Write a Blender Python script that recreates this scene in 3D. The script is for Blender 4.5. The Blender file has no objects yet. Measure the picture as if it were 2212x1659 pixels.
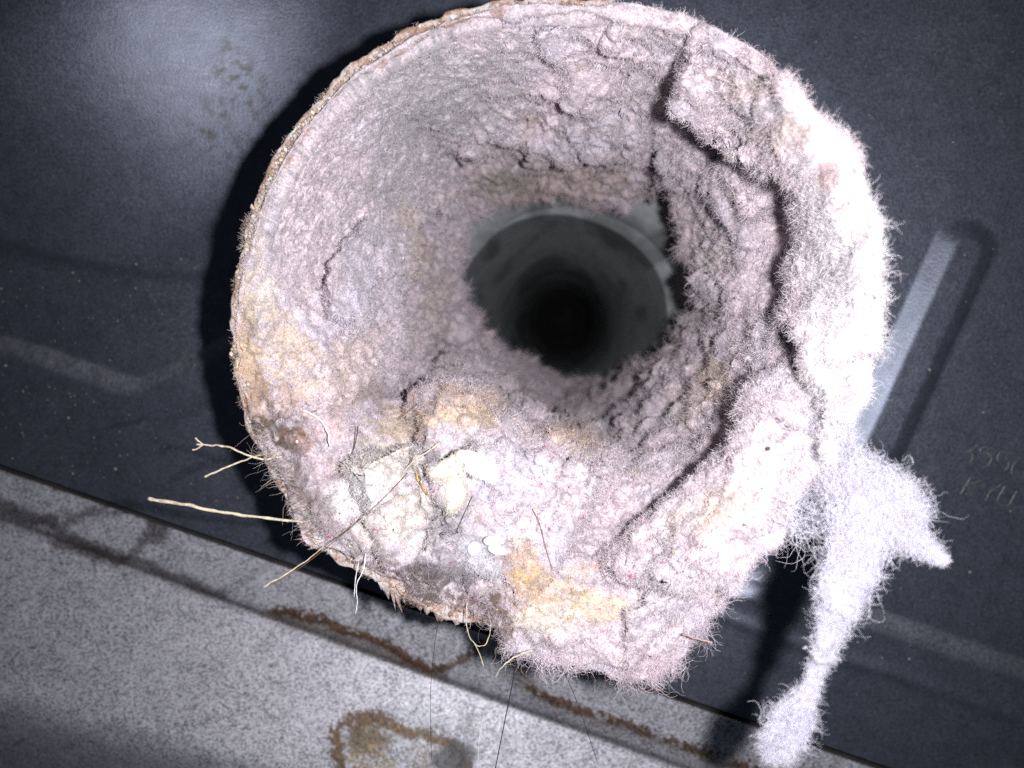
import bpy, math, random
import numpy as np

# ---------------------------------------------------------------- frame of the place
# Units are centimetres (scale_length 0.01). The lens sits at the origin looking along +Y;
# the steel panel is about 18.6 cm away and the open pipe end about 12 cm away.
SC = bpy.context.scene
COL = SC.collection
SC.unit_settings.system = 'METRIC'; SC.unit_settings.scale_length = 0.01
rng = np.random.default_rng(7)
random.seed(7)
F = 775.0                 # focal length in pixels of a 1024 wide picture
K = 1024.0 / 2212.0       # survey sheet units (2212 wide) -> 1024 wide

cd = bpy.data.cameras.new('camera'); cam = bpy.data.objects.new('camera', cd); COL.objects.link(cam)
cam.rotation_euler = (math.pi / 2, 0, 0)
cd.sensor_width = 36; cd.lens = F / 1024 * 36
cd.clip_start = 0.1; cd.clip_end = 2000
cd.dof.use_dof = True; cd.dof.focus_distance = 12.9; cd.dof.aperture_fstop = 0.20
SC.camera = cam

w = bpy.data.worlds.new("World"); SC.world = w; w.use_nodes = True
w.node_tree.nodes['Background'].inputs[0].default_value = (0.55, 0.62, 0.85, 1)
w.node_tree.nodes['Background'].inputs[1].default_value = 0.05

# the phone's lamp, just right of its lens: the only light
ld = bpy.data.lights.new('flash_lamp', 'SPOT'); ld.spot_size = math.radians(125); ld.spot_blend = 1.0; ld.energy = 16500; ld.shadow_soft_size = 0.20
ld.color = (0.985, 0.97, 1.0)
flash = bpy.data.objects.new('flash_lamp', ld); COL.objects.link(flash); flash.location = (1.5, -0.1, 0.15); flash.rotation_euler = (math.pi / 2, 0, 0)

SC.view_settings.view_transform = 'Standard'; SC.view_settings.look = 'None'
SC.view_settings.exposure = 0; SC.view_settings.gamma = 1
SC.cycles.max_bounces = 7; SC.cycles.diffuse_bounces = 2; SC.cycles.glossy_bounces = 3
SC.cycles.sample_clamp_indirect = 6
SC.cycles.use_denoising = False

A = np.array([0.072, 1.0, 0.085]); A /= np.linalg.norm(A)          # pipe axis
U = np.array([1.0, 0, 0]) - A * A[0]; U /= np.linalg.norm(U)
V = np.cross(U, A); V = V if V[2] > 0 else -V
C = np.array([0.782, 12.0, 0.79])                                   # centre of the open end
PD = 6.6                                                            # panel this far behind the open end
O = C + PD * A

def proj(P):
    return (512 + F * P[..., 0] / P[..., 1]) / K, (384 - F * P[..., 2] / P[..., 1]) / K
def ray(x, y):
    x = np.asarray(x, float); y = np.asarray(y, float)
    return np.stack([(x * K - 512) / F, np.ones_like(x), (384 - y * K) / F], -1)
def at(x, y, Y):
    r = ray(x, y); return r * np.asarray(Y, float)[..., None]
def onplane(x, y, off=0.0):                                         # point on the panel plane (off = towards lens)
    r = ray(x, y); p0 = O - off * A
    return r * ((p0 @ A) / (r @ A))[..., None]

# ---------------------------------------------------------------- noise
_perm = np.random.default_rng(3).permutation(4096).astype(np.int64)
_grad = np.random.default_rng(4).normal(size=(4096, 3)); _grad /= np.linalg.norm(_grad, axis=1)[:, None]
def noise(P):
    P = np.asarray(P, float); I = np.floor(P).astype(np.int64); f = P - I
    t = f * f * f * (f * (f * 6 - 15) + 10); out = 0
    for dx in (0, 1):
        for dy in (0, 1):
            for dz in (0, 1):
                h = _perm[(_perm[(_perm[(I[..., 0] + dx) & 4095] + I[..., 1] + dy) & 4095] + I[..., 2] + dz) & 4095]
                g = _grad[h]
                v = g[..., 0] * (f[..., 0] - dx) + g[..., 1] * (f[..., 1] - dy) + g[..., 2] * (f[..., 2] - dz)
                wt = (t[..., 0] if dx else 1 - t[..., 0]) * (t[..., 1] if dy else 1 - t[..., 1]) * (t[..., 2] if dz else 1 - t[..., 2])
                out = out + wt * v
    return out * 1.6
def fbm(P, sc, octv=3, gain=.5, off=0.):
    a = 1; s = 0; P = P * sc + off
    for k in range(octv):
        s = s + a * noise(P + 17.3 * k); P = P * 2.03; a *= gain
    return s
def sstep(a, b, x):
    t = np.clip((x - a) / (b - a), 0, 1); return t * t * (3 - 2 * t)
def pldist(x, y, pts, closed=False):
    """distance to polyline, sign from nearest segment (left of travel on the sheet, y down, = +), position along 0..1"""
    pts = [np.array(p, float) for p in pts]
    if closed: pts = pts + [pts[0]]
    best = np.full(x.shape, 1e9); sg = np.ones_like(best); pos = np.zeros_like(best)
    n = len(pts) - 1
    for i in range(n):
        a, b = pts[i], pts[i + 1]; d = b - a; L2 = d @ d
        t0 = ((x - a[0]) * d[0] + (y - a[1]) * d[1]) / L2; t = np.clip(t0, 0, 1)
        dd = np.hypot(x - a[0] - t * d[0], y - a[1] - t * d[1])
        cr = d[0] * (y - a[1]) - d[1] * (x - a[0])
        m = dd < best
        best = np.where(m, dd, best); sg = np.where(m, np.where(cr < 0, 1., -1.), sg); pos = np.where(m, (i + t) / n, pos)
    return best, sg, pos
def smooth_poly(pts, n=8, closed=False):
    pts = np.array(pts, float); out = []
    N = len(pts); rngi = range(N if closed else N - 1)
    for i in rngi:
        p0 = pts[(i - 1) % N] if closed or i > 0 else pts[i]; p1 = pts[i]; p2 = pts[(i + 1) % N]
        p3 = pts[(i + 2) % N] if closed or i + 2 < N else p2
        for k in range(n):
            t = k / n
            out.append(.5 * (2 * p1 + (p2 - p0) * t + (2 * p0 - 5 * p1 + 4 * p2 - p3) * t * t + (3 * p1 - p0 - 3 * p2 + p3) * t ** 3))
    if not closed: out.append(pts[-1])
    return np.array(out)

# ---------------------------------------------------------------- objects
def tag(o, label=None, cat=None, group=None, kind=None):
    if label: o['label'] = label
    if cat: o['category'] = cat
    if group: o['group'] = group
    if kind: o['kind'] = kind
    return o
def empty(name, loc=(0, 0, 0)):
    o = bpy.data.objects.new(name, None); COL.objects.link(o); o.location = loc; o.empty_display_size = .5
    return o
def link(o, parent):
    COL.objects.link(o)
    if parent is not None:
        o.parent = parent; o.location = -parent.location if False else o.location
        o.matrix_parent_inverse.identity()
        o.location = tuple(-c for c in parent.location)
    return o
def mesh(name, vs, fs, mat, parent=None, col=None, smooth=True, extra=None):
    me = bpy.data.meshes.new(name)
    vs = np.asarray(vs, float); 
    if isinstance(fs, np.ndarray):
        me.vertices.add(len(vs)); me.vertices.foreach_set('co', vs.astype(np.float32).ravel())
        k = fs.shape[1]; me.loops.add(fs.size); me.loops.foreach_set('vertex_index', fs.astype(np.int32).ravel())
        me.polygons.add(len(fs)); me.polygons.foreach_set('loop_start', np.arange(0, fs.size, k, dtype=np.int32))
        me.polygons.foreach_set('loop_total', np.full(len(fs), k, dtype=np.int32))
        me.update(calc_edges=True); me.validate()
    else:
        me.from_pydata([tuple(v) for v in vs], [], [tuple(f) for f in fs])
    if smooth: me.polygons.foreach_set('use_smooth', np.ones(len(me.polygons), bool))
    if col is not None:
        a = me.attributes.new('tint', 'FLOAT_COLOR', 'POINT')
        c = np.ones((len(vs), 4), np.float32); c[:, :col.shape[1]] = col
        a.data.foreach_set('color', c.ravel())
    if extra is not None:
        for nm, arr in extra.items():
            a = me.attributes.new(nm, 'FLOAT', 'POINT'); a.data.foreach_set('value', np.asarray(arr, np.float32))
    if mat: me.materials.append(mat)
    o = bpy.data.objects.new(name, me)
    return link(o, parent)
def gridfaces(nu, nv, wrap_u=False, mask=None):
    iu = np.arange(nu if wrap_u else nu - 1); iv = np.arange(nv - 1)
    a, b = np.meshgrid(iu, iv, indexing='ij'); a2 = (a + 1) % nu
    f = np.stack([a * nv + b, a2 * nv + b, a2 * nv + b + 1, a * nv + b + 1], -1).reshape(-1, 4)
    if mask is not None: f = f[mask[f].all(1)]
    return f
def gnormals(P, wrap=False):
    if wrap:
        du = np.roll(P, -1, 0) - np.roll(P, 1, 0)
    else: du = np.gradient(P, axis=0)
    dv = np.gradient(P, axis=1)
    n = np.cross(du, dv); n /= np.linalg.norm(n, axis=-1, keepdims=True) + 1e-12
    return n
def facecam(n, P):
    s = np.sign(-(n * P).sum(-1, keepdims=True)); s[s == 0] = 1; return n * s
def hairs(name, P, R, col, mat, parent=None):
    """P: N x n x 3 points, R: N x n radii, col: N x 3"""
    cu = bpy.data.hair_curves.new(name); N, n = P.shape[:2]
    cu.add_curves([n] * N)
    cu.attributes['position'].data.foreach_set('vector', P.astype(np.float32).ravel())
    ra = cu.attributes.get('radius') or cu.attributes.new('radius', 'FLOAT', 'POINT')
    ra.data.foreach_set('value', R.astype(np.float32).ravel())
    ca = cu.attributes.new('tint', 'FLOAT_COLOR', 'CURVE')
    c = np.ones((N, 4), np.float32); c[:, :3] = col; ca.data.foreach_set('color', c.ravel())
    cu.materials.append(mat)
    o = bpy.data.objects.new(name, cu); return link(o, parent)
def fibres(root, nrm, length, n=6, lie=.5, curl=.6, bias=None, seed=1, coh=.0):
    g = np.random.default_rng(seed); N = len(root)
    t = g.normal(size=(N, 3))
    if coh: t = t + coh * 6 * np.stack([noise(root * 1.7 + 50 * k + 7) + .6 * noise(root * 5 + 31 * k) for k in range(3)], 1)
    t -= nrm * (t * nrm).sum(1, keepdims=True); t /= np.linalg.norm(t, axis=1, keepdims=True)
    lie = np.broadcast_to(lie, (N,))[:, None] * g.uniform(.6, 1.3, (N, 1))
    d = nrm * (1 - np.clip(lie, 0, 1)) + t * np.clip(lie, 0, 1)
    if bias is not None: d = d + bias
    d /= np.linalg.norm(d, axis=1, keepdims=True)
    step = (length / (n - 1))[:, None]
    P = np.zeros((N, n, 3)); P[:, 0] = root - nrm * .015
    ax = g.normal(size=(N, 3)); ax /= np.linalg.norm(ax, axis=1, keepdims=True)
    for k in range(1, n):
        P[:, k] = P[:, k - 1] + d * step
        d = d + np.cross(ax, d) * curl * g.uniform(.3, 1, (N, 1)) + g.normal(size=(N, 3)) * curl * .45 + nrm * .06
        d /= np.linalg.norm(d, axis=1, keepdims=True)
    return P
def taper(N, n, r, g):
    s = np.linspace(1, .35, n)[None, :]; return s * np.broadcast_to(r, (N,))[:, None] * g.uniform(.6, 1.3, (N, 1))
def tube(path, rad, sides=8, rough=0., seed=0, caps=True):
    path = np.array(path, float); n = len(path); rad = np.broadcast_to(rad, (n,))
    T = np.gradient(path, axis=0); T /= np.linalg.norm(T, axis=1, keepdims=True)
    ref = np.array([0.3, 1, 0.2]); a = np.cross(T, ref); a /= np.linalg.norm(a, axis=1, keepdims=True); b = np.cross(T, a)
    th = np.arange(sides) * 2 * math.pi / sides
    ring = path[:, None] + rad[:, None, None] * (np.cos(th)[None, :, None] * a[:, None] + np.sin(th)[None, :, None] * b[:, None])
    if rough:
        ctr = path[:, None]; k = 1 + rough * fbm(ring, 1 / max(rad.mean(), .02) * .6, 2, off=seed)[..., None]
        ring = ctr + (ring - ctr) * k
    vs = ring.reshape(-1, 3); fs = []
    for i in range(n - 1):
        for j in range(sides):
            j2 = (j + 1) % sides; fs.append((i * sides + j, i * sides + j2, (i + 1) * sides + j2, (i + 1) * sides + j))
    if caps:
        fs.append(tuple(range(sides))[::-1]); fs.append(tuple((n - 1) * sides + j for j in range(sides)))
    return vs, fs

# ---------------------------------------------------------------- materials
class NT:
    def __init__(s, name):
        s.m = bpy.data.materials.new(name); s.m.use_nodes = True; s.t = s.m.node_tree; s.t.nodes.clear()
        s.out = s.n('ShaderNodeOutputMaterial')
    def n(s, t, **k):
        nd = s.t.nodes.new(t)
        for a, b in k.items(): setattr(nd, a, b)
        return nd
    def l(s, a, b): s.t.links.new(a, b)
    def noise(s, scale, detail=3, rough=.6, vec=None, dist=0.):
        nd = s.n('ShaderNodeTexNoise'); nd.inputs['Scale'].default_value = scale; nd.inputs['Detail'].default_value = detail
        nd.inputs['Roughness'].default_value = rough; nd.inputs['Distortion'].default_value = dist
        s.l(vec if vec is not None else s.co(), nd.inputs['Vector']); return nd.outputs['Fac']
    def co(s):
        if not hasattr(s, '_co'): s._co = s.n('ShaderNodeNewGeometry').outputs['Position']
        return s._co
    def ramp(s, f, stops):
        r = s.n('ShaderNodeValToRGB'); e = r.color_ramp.elements
        while len(e) < len(stops): e.new(.5)
        for i, (p, c) in enumerate(stops):
            e[i].position = p; e[i].color = (c, c, c, 1) if not hasattr(c, '__len__') else (*c, 1)
        s.l(f, r.inputs[0]); return r.outputs[0]
    def mul(s, a, b, f=1., mode='MULTIPLY'):
        x = s.n('ShaderNodeMix', data_type='RGBA', blend_type=mode)
        for i, v in ((6, a), (7, b)):
            if hasattr(v, 'links'): s.l(v, x.inputs[i])
            else: x.inputs[i].default_value = (*v, 1)
        if hasattr(f, 'links'): s.l(f, x.inputs[0])
        else: x.inputs[0].default_value = f
        return x.outputs[2]
    def attr(s, nm):
        a = s.n('ShaderNodeAttribute'); a.attribute_name = nm; return a
    def math(s, op, a, b):
        x = s.n('ShaderNodeMath', operation=op)
        for i, v in ((0, a), (1, b)):
            if hasattr(v, 'links'): s.l(v, x.inputs[i])
            else: x.inputs[i].default_value = v
        return x.outputs[0]
    def bsdf(s, col, rough=.9, metal=0., spec=.3, normal=None, sheen=0.):
        b = s.n('ShaderNodeBsdfPrincipled')
        for k, v in (('Base Color', col), ('Roughness', rough), ('Metallic', metal), ('Specular IOR Level', spec), ('Sheen Weight', sheen)):
            if hasattr(v, 'links'): s.l(v, b.inputs[k])
            elif k == 'Base Color': b.inputs[k].default_value = (*v, 1)
            else: b.inputs[k].default_value = v
        if normal is not None: s.l(normal, b.inputs['Normal'])
        s.l(b.outputs[0], s.out.inputs[0]); return b
    def bump(s, h, dist=.02, strength=1., nrm=None):
        b = s.n('ShaderNodeBump'); b.inputs['Distance'].default_value = dist; b.inputs['Strength'].default_value = strength
        s.l(h, b.inputs['Height'])
        if nrm is not None: s.l(nrm, b.inputs['Normal'])
        return b.outputs[0]

# lint body
m = NT('lint'); tint = m.attr('tint').outputs['Color']
n1 = m.noise(9, 4, .65); n2 = m.noise(30, 3, .7)
c = m.mul(tint, m.ramp(n1, [(.3, .72), (.7, 1.12)])); c = m.mul(c, m.ramp(n2, [(.32, .55), (.66, 1.15)]))
m.bsdf(c, .95, 0, .12, m.bump(n2, .02, .5, m.bump(n1, .015, .25)), .2); M_LINT = m.m
# lint fibres
m = NT('lint_fibre'); tint = m.attr('tint').outputs['Color']
d = m.n('ShaderNodeBsdfDiffuse'); t = m.n('ShaderNodeBsdfTranslucent'); x = m.n('ShaderNodeMixShader'); x.inputs[0].default_value = .3
g = m.n('ShaderNodeBsdfGlossy'); g.inputs['Roughness'].default_value = .35; g.inputs['Color'].default_value = (1, 1, 1, 1)
x2 = m.n('ShaderNodeMixShader'); x2.inputs[0].default_value = .035
m.l(tint, d.inputs[0]); m.l(tint, t.inputs[0]); m.l(d.outputs[0], x.inputs[1]); m.l(t.outputs[0], x.inputs[2])
m.l(x.outputs[0], x2.inputs[1]); m.l(g.outputs[0], x2.inputs[2]); m.l(x2.outputs[0], m.out.inputs[0]); M_FIB = m.m
# dark coated steel of the back panel
m = NT('dark_steel'); tint = m.attr('tint').outputs['Color']
n1 = m.noise(16, 3, .7); n2 = m.noise(2.2, 4, .6); n3 = m.noise(45, 2, .6)
c = m.mul(tint, m.ramp(n1, [(.3, .7), (.7, 1.3)])); c = m.mul(c, m.ramp(n2, [(.3, .85), (.7, 1.15)]))
mp = m.n('ShaderNodeMapping'); mp.inputs['Rotation'].default_value = (0, .55, 0); mp.inputs['Scale'].default_value = (1.2, 1, 26); m.l(m.co(), mp.inputs[0])
n5 = m.noise(1.6, 2, .5, mp.outputs[0]); n6 = m.noise(.35, 2, .5); n7 = m.noise(60, 1, .5)
c = m.mul(c, (.30, .30, .33), m.math('MULTIPLY', m.ramp(n5, [(.60, 0.), (.68, .35)]), m.ramp(n6, [(.5, 0.), (.62, 1.)])), 'MIX')
c = m.mul(c, (.34, .34, .37), m.math('MULTIPLY', m.ramp(n7, [(.64, 0.), (.70, .5)]), m.ramp(n6, [(.4, .25), (.6, 1.)])), 'MIX')
rg = m.ramp(n1, [(.3, .39), (.7, .51)])
m.bsdf(c, rg, .72, .8, m.bump(n3, .006, .6, m.bump(n1, .012, .5))); M_PANEL = m.m
# pale speckled galvanised base plate
m = NT('galvanised_steel'); tint = m.attr('tint').outputs['Color']
mp = m.n('ShaderNodeMapping'); mp.inputs['Scale'].default_value = (1, 1, 1.6); mp.inputs['Rotation'].default_value = (0, .3, 0); m.l(m.co(), mp.inputs[0])
n1 = m.noise(15, 4, .7, mp.outputs[0]); n2 = m.noise(1.1, 4, .6); n3 = m.noise(3.2, 3, .6)
sp = m.math('ADD', n1, m.math('MULTIPLY', m.math('SUBTRACT', n2, .5), .14))
c = m.mul(tint, m.ramp(sp, [(.38, .22), (.47, .62), (.56, 1.08)])); c = m.mul(c, m.ramp(n3, [(.3, .85), (.7, 1.1)]))
m.bsdf(c, .5, .3, .5, m.bump(n1, .008, .4)); M_BASE = m.m
# pipe metal
m = NT('pipe_steel'); mp = m.n('ShaderNodeMapping'); mp.inputs['Scale'].default_value = (1, .3, 1); m.l(m.co(), mp.inputs[0])
n1 = m.noise(.42, 2, .5, mp.outputs[0], .3); n2 = m.noise(4, 3, .6); n3 = m.noise(.5, 2, .5)
c = m.mul(m.ramp(n1, [(.36, (.20, .22, .225)), (.44, (.34, .36, .37)), (.56, (.38, .40, .41)), (.64, (.20, .215, .22))]), m.ramp(n2, [(.3, .8), (.7, 1.1)]))
m.bsdf(c, m.ramp(n3, [(.4, .38), (.6, .6)]), .15, .5, m.bump(n2, .01, .2)); M_PIPE = m.m
m = NT('rusty_edge'); n1 = m.noise(4, 4, .7); n2 = m.noise(22, 3, .7)
c = m.ramp(n1, [(.3, (.16, .09, .06)), (.45, (.34, .22, .17)), (.55, (.48, .42, .40)), (.7, (.50, .47, .48))])
m.bsdf(m.mul(c, m.ramp(n2, [(.3, .6), (.7, 1.2)])), .8, 0, .4, m.bump(n2, .03, .8)); M_RUST = m.m
def plain(name, col, rough=.7, spec=.4, var=.3, sc=20, metal=0.):
    m = NT(name); n1 = m.noise(sc, 3, .6)
    m.bsdf(m.mul(col, m.ramp(n1, [(.3, 1 - var), (.7, 1 + var)])), rough, metal, spec, m.bump(n1, .01, .5)); return m.m
m = NT('crumb'); tint = m.attr('tint').outputs['Color']; n1 = m.noise(40, 2, .6)
m.bsdf(m.mul(tint, m.ramp(n1, [(.3, .7), (.7, 1.2)])), .8, 0, .5); M_CRUMB = m.m
M_STRAW = plain('straw', (.52, .45, .33), .6, .5, .35, 14)
M_HAIR = plain('dark_hair', (.03, .022, .03), .4, .5)
M_HAIRB = plain('brown_hair', (.16, .08, .05), .4, .5)
M_WHITE = plain('white_pellet', (.80, .79, .81), .8, .3, .06, 8)
M_DEEP = plain('near_black_metal', (.035, .03, .03), .8, .3, .4, 1)  # near-black, for the gap backing and the far pipe end

# ================================================================ BACK PANEL
def axis(lo, hi, step, far):
    a = np.arange(lo, hi, step); e = []
    s = step
    x = hi
    up = []
    while x < far: up.append(x); s *= 1.35; x += s
    up.append(far); s = step; x = lo - step; dn = []
    while x > -far: dn.append(x); s *= 1.35; x -= s
    dn.append(-far)
    return np.array(dn[::-1] + list(a) + up)
seamP = onplane(np.array([0., 1947.]), np.array([996., 1659.]))
e1 = seamP[1] - seamP[0]; e1 /= np.linalg.norm(e1); e2 = np.cross(e1, A); e2 = e2 if e2[2] < 0 else -e2   # down the panel
S0 = seamP[0]
# panel coordinates: a along the seam, b up from it (b>0 is panel)
ga = axis(-2.5, 28, .055, 90); gb = np.concatenate([np.arange(0, 21, .055), 21 + np.cumsum(.055 * 1.35 ** np.arange(1, 20))])
Ag, Bg = np.meshgrid(ga, gb, indexing='ij')
P = S0 + Ag[..., None] * e1 - Bg[..., None] * e2
px, py = proj(P)
wob = fbm(P, .5, 2) * 6
h = np.zeros_like(px)
# broad round swelling upper left, bounded by an arc
r = np.hypot(px - 300, (py + 60) * 1.0)
r = np.hypot(px + 150, py + 250); h += 2.3 * (1 - sstep(400, 960, r))
arc_ = smooth_poly([(-600, 300), (-200, 450), (0, 530), (150, 572), (300, 598), (420, 604), (510, 588), (640, 530), (760, 430)], 5)
dd, sg, ps = pldist(px, py, arc_); h += .16 * sstep(-24, 24, sg * dd) * sstep(900, 200, dd) - .04 * np.exp(-(dd / 14) ** 2)
# raised border along the bottom: V shaped flank at left, straight flank at right
vl = smooth_poly([(-900, 520), (0, 742), (140, 785), (270, 828), (320, 828), (380, 800), (470, 755), (700, 640), (1200, 640), (1500, 1200), (1620, 1268), (1850, 1322), (2212, 1445), (3200, 1770)], 6)
dd, sg, _ = pldist(px, py, vl); sd = -sg * dd
h += .19 * np.clip((sd + .3 * wob + 20) / 40, 0, 1)
vl2 = smooth_poly([(330, 905), (420, 885), (500, 840), (640, 790)], 5)
dd, sg, ps = pldist(px, py, vl2); h += .10 * sstep(-26, 26, -sg * dd) * sstep(200, 60, dd)
vl3 = [(1560, 1325), (1640, 1355), (1760, 1400), (1900, 1440), (2212, 1550)]
dd, sg, ps = pldist(px, py, vl3); h += .05 * np.exp(-(dd / 14) ** 2)
dd = np.hypot(px - 1645, (py - 1268) * 1.6); h += .14 * np.exp(-(dd / 48) ** 2)
# long pressed rib with a round end at right
dd, sg, ps = pldist(px, py, [(2082, 545), (1884, 985), (1862, 1034)])
lin = np.clip((72 - dd) / 44, 0, 1); h += .175 * (.8 * lin + .2 * sstep(0, 1, lin)) * sstep(1300, 900, py)
dd, sg, ps = pldist(px, py, [(2142, 560), (1925, 1040)])
h += -.035 * np.exp(-(dd / 7) ** 2)
h += .02 * fbm(P, .25, 2)
P = P - h[..., None] * A
tintP = np.empty(P.shape); tintP[:] = (.112, .126, .165)
# smudges of dust and soot
sm = np.zeros_like(px)
for (sx, sy, sr, ss) in ((535, 190, 48, 1), (560, 235, 34, .8), (525, 130, 22, .7), (500, 250, 26, .7), (600, 260, 30, .35), (470, 300, 40, .6), (530, 330, 40, .5), (460, 250, 30, .4)):
    sm = np.maximum(sm, ss * np.exp(-(((px - sx) ** 2 + (py - sy) ** 2) / sr ** 2)))
nn = fbm(np.stack([px / 22, py / 22, px * 0], -1), 1, 4, .6)
k = np.clip(sm * 1.5 * sstep(-.1, .5, nn), 0, 1)[..., None]
tintP = tintP * (1 - .75 * k) + np.array([.035, .03, .022]) * .75 * k
# pale dust tone painted along the pressed edges in place of their highlight
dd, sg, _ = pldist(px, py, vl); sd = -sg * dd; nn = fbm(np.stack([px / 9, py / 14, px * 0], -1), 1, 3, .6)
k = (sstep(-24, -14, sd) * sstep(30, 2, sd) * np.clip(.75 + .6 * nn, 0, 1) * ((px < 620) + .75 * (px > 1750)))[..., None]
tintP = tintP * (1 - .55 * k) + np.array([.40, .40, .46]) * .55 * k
# fine pale scatter under the pipe's left
nn = fbm(np.stack([px / 4, py / 4, px * 0], -1), 1, 2, .6); ms = np.exp(-((px - 420) / 190) ** 2 - ((py - 680) / 90) ** 2) + .35 * np.exp(-((px - 2050) / 300) ** 2 - ((py - 150) / 160) ** 2)
k = (np.clip(nn - .22, 0, 1) * 2.2 * np.clip(ms, 0, 1))[..., None]; tintP = tintP * (1 - k.clip(0, .5)) + np.array([.25, .25, .27]) * k.clip(0, .5)
rad = np.linalg.norm((P - O) - ((P - O) @ A)[..., None] * A, axis=-1).ravel()
f = gridfaces(len(ga), len(gb), mask=(rad > 4.75))
back = empty('back_panel', tuple(O))
tag(back, 'dark blue-grey pressed steel panel behind the lint-choked pipe, with ribs and faint stamped characters', 'panel')
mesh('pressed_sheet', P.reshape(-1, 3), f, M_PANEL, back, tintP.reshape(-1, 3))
def panel_point(x, y, lift=0.012):
    x = np.atleast_1d(np.asarray(x, float)); y = np.atleast_1d(np.asarray(y, float))
    q = onplane(x, y)
    a = (q - S0) @ e1; b = -((q - S0) @ e2)
    i = np.clip(np.searchsorted(ga, a), 1, len(ga) - 1); j = np.clip(np.searchsorted(gb, b), 1, len(gb) - 1)
    return onplane(x, y, 0) * 1.0 - (h[i, j] + lift)[:, None] * A
# turned edge of the panel at the seam
ev = []; 
for a_ in np.linspace(-20, 40, 61):
    p = S0 + a_ * e1
    ai = min(max(np.searchsorted(ga, a_), 1), len(ga) - 1); hh = h[ai, 0]
    ev += [p - hh * A, p + (0.5) * A]
fs = [(2 * i, 2 * i + 2, 2 * i + 3, 2 * i + 1) for i in range(60)]
mesh('folded_edge', ev, fs, M_PANEL, back, np.tile([.03, .033, .04], (len(ev), 1)), smooth=False)
# stamped characters 3550 / KYU
Z = lambda pts: [(((3500 + x / 4.147) / 1.8228), ((1650 + y / 4.147) / 1.8228)) for x, y in pts]
glyphs = [
    [[(1470, 432), (1425, 432), (1345, 500), (1262, 526)], [(1300, 520), (1350, 560), (1366, 610), (1350, 660), (1300, 705), (1245, 712)]],
    [[(1745, 500), (1540, 458), (1492, 550), (1580, 552), (1655, 590), (1674, 645), (1650, 705), (1600, 755), (1535, 778)]],
    [[(2015, 575), (1825, 540), (1762, 662), (1850, 626), (1925, 650), (1955, 710), (1940, 775), (1885, 838), (1800, 862)]],
    [[(2230, 612), (2170, 625), (2085, 680), (2025, 760), (2000, 850), (2020, 915), (2070, 942), (2130, 940), (2200, 895), (2270, 800), (2290, 700), (2270, 630), (2230, 612)]],
    [[(1330, 945), (1225, 1120), (1160, 1225)], [(1555, 990), (1390, 1035), (1262, 1085)], [(1290, 1080), (1310, 1150), (1350, 1260)]],
    [[(1825, 1070), (1715, 1140), (1630, 1192)], [(1612, 1120), (1630, 1192)], [(1630, 1192), (1600, 1270), (1560, 1330)]],
    [[(1890, 1098), (1825, 1200), (1772, 1305), (1780, 1375), (1850, 1415), (1920, 1405), (1970, 1380), (2030, 1270), (2092, 1158)]],
]
M_STAMP = plain('stamped_edge', (.18, .175, .165), .45, .5, .6, 6, .4)
for gph in glyphs:
    vs = []; fs = []
    for st in gph:
        s2 = smooth_poly(Z(st), 5); pts = panel_point(s2[:, 0], s2[:, 1], .004)
        v_, f_ = tube(pts, .0125, 6, rough=.35)
        fs += [tuple(i + len(vs) for i in q) for q in f_]; vs += list(v_)
    mesh('stamped_character', vs, fs, M_STAMP, back)
# pale flecks of dust stuck to the panel: uncountable
def blob_template(n=20, seed=0):
    import bmesh
    bm = bmesh.new(); bmesh.ops.create_icosphere(bm, subdivisions=1, radius=1)
    v = np.array([p.co[:] for p in bm.verts]); f = np.array([[q.index for q in t.verts] for t in bm.faces]); bm.free(); return v, f
IV, IF = blob_template()
def grains(name, pos, size, cols, mat, parent, flat=None, stretch=(.6, 1.5), seed=5):
    g = np.random.default_rng(seed); N = len(pos)
    Q = np.linalg.qr(g.normal(size=(N, 3, 3)))[0]
    sc = g.uniform(stretch[0], stretch[1], (N, 1, 3)) * np.asarray(size).reshape(-1, 1, 1)
    v = IV[None] * sc * g.uniform(.65, 1.25, (N, len(IV), 1)); v = np.einsum('nij,nkj->nki', Q, v)
    if flat is not None:
        nn_, k_ = flat; dn = (v * nn_[:, None]).sum(-1, keepdims=True); v = v - nn_[:, None] * dn * (1 - k_)
    v = v + pos[:, None]
    f_ = (IF[None] + (np.arange(N) * len(IV))[:, None, None]).reshape(-1, 3)
    c_ = np.repeat(cols, len(IV), 0)
    o = mesh(name, v.reshape(-1, 3), f_, mat, parent, c_, smooth=False); tag(o, kind='stuff'); return o
g = np.random.default_rng(21); N = 420
fx = np.concatenate([g.uniform(0, 620, 300), g.uniform(1500, 2212, 120)]); fy = np.concatenate([g.uniform(560, 1150, 300), g.uniform(0, 1500, 120)])
q = onplane(fx, fy); ok = (-((q - S0) @ e2) > .1); fx, fy = fx[ok], fy[ok]
pp = panel_point(fx, fy, .01)
grains('dust_speck', pp, g.uniform(.008, .022, len(pp)) * np.where(g.uniform(size=len(pp)) < .12, 1.8, 1), np.tile([.30, .29, .27], (len(pp), 1)), M_CRUMB, back, (np.tile(A, (len(pp), 1)), .3))

# ================================================================ BASE PLATE
ga2 = axis(-2.5, 28, .05, 90); gs = np.concatenate([[0, .0], np.arange(.0, 9, .05), 9 + np.cumsum(.08 * 1.4 ** np.arange(1, 14))])
gs[1] = 0.0; gs = gs[1:]
Ag, Sg = np.meshgrid(ga2, gs, indexing='ij')
gap = .30
foldS = .0
base0 = S0 + gap * e2 + .25 * A
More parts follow.
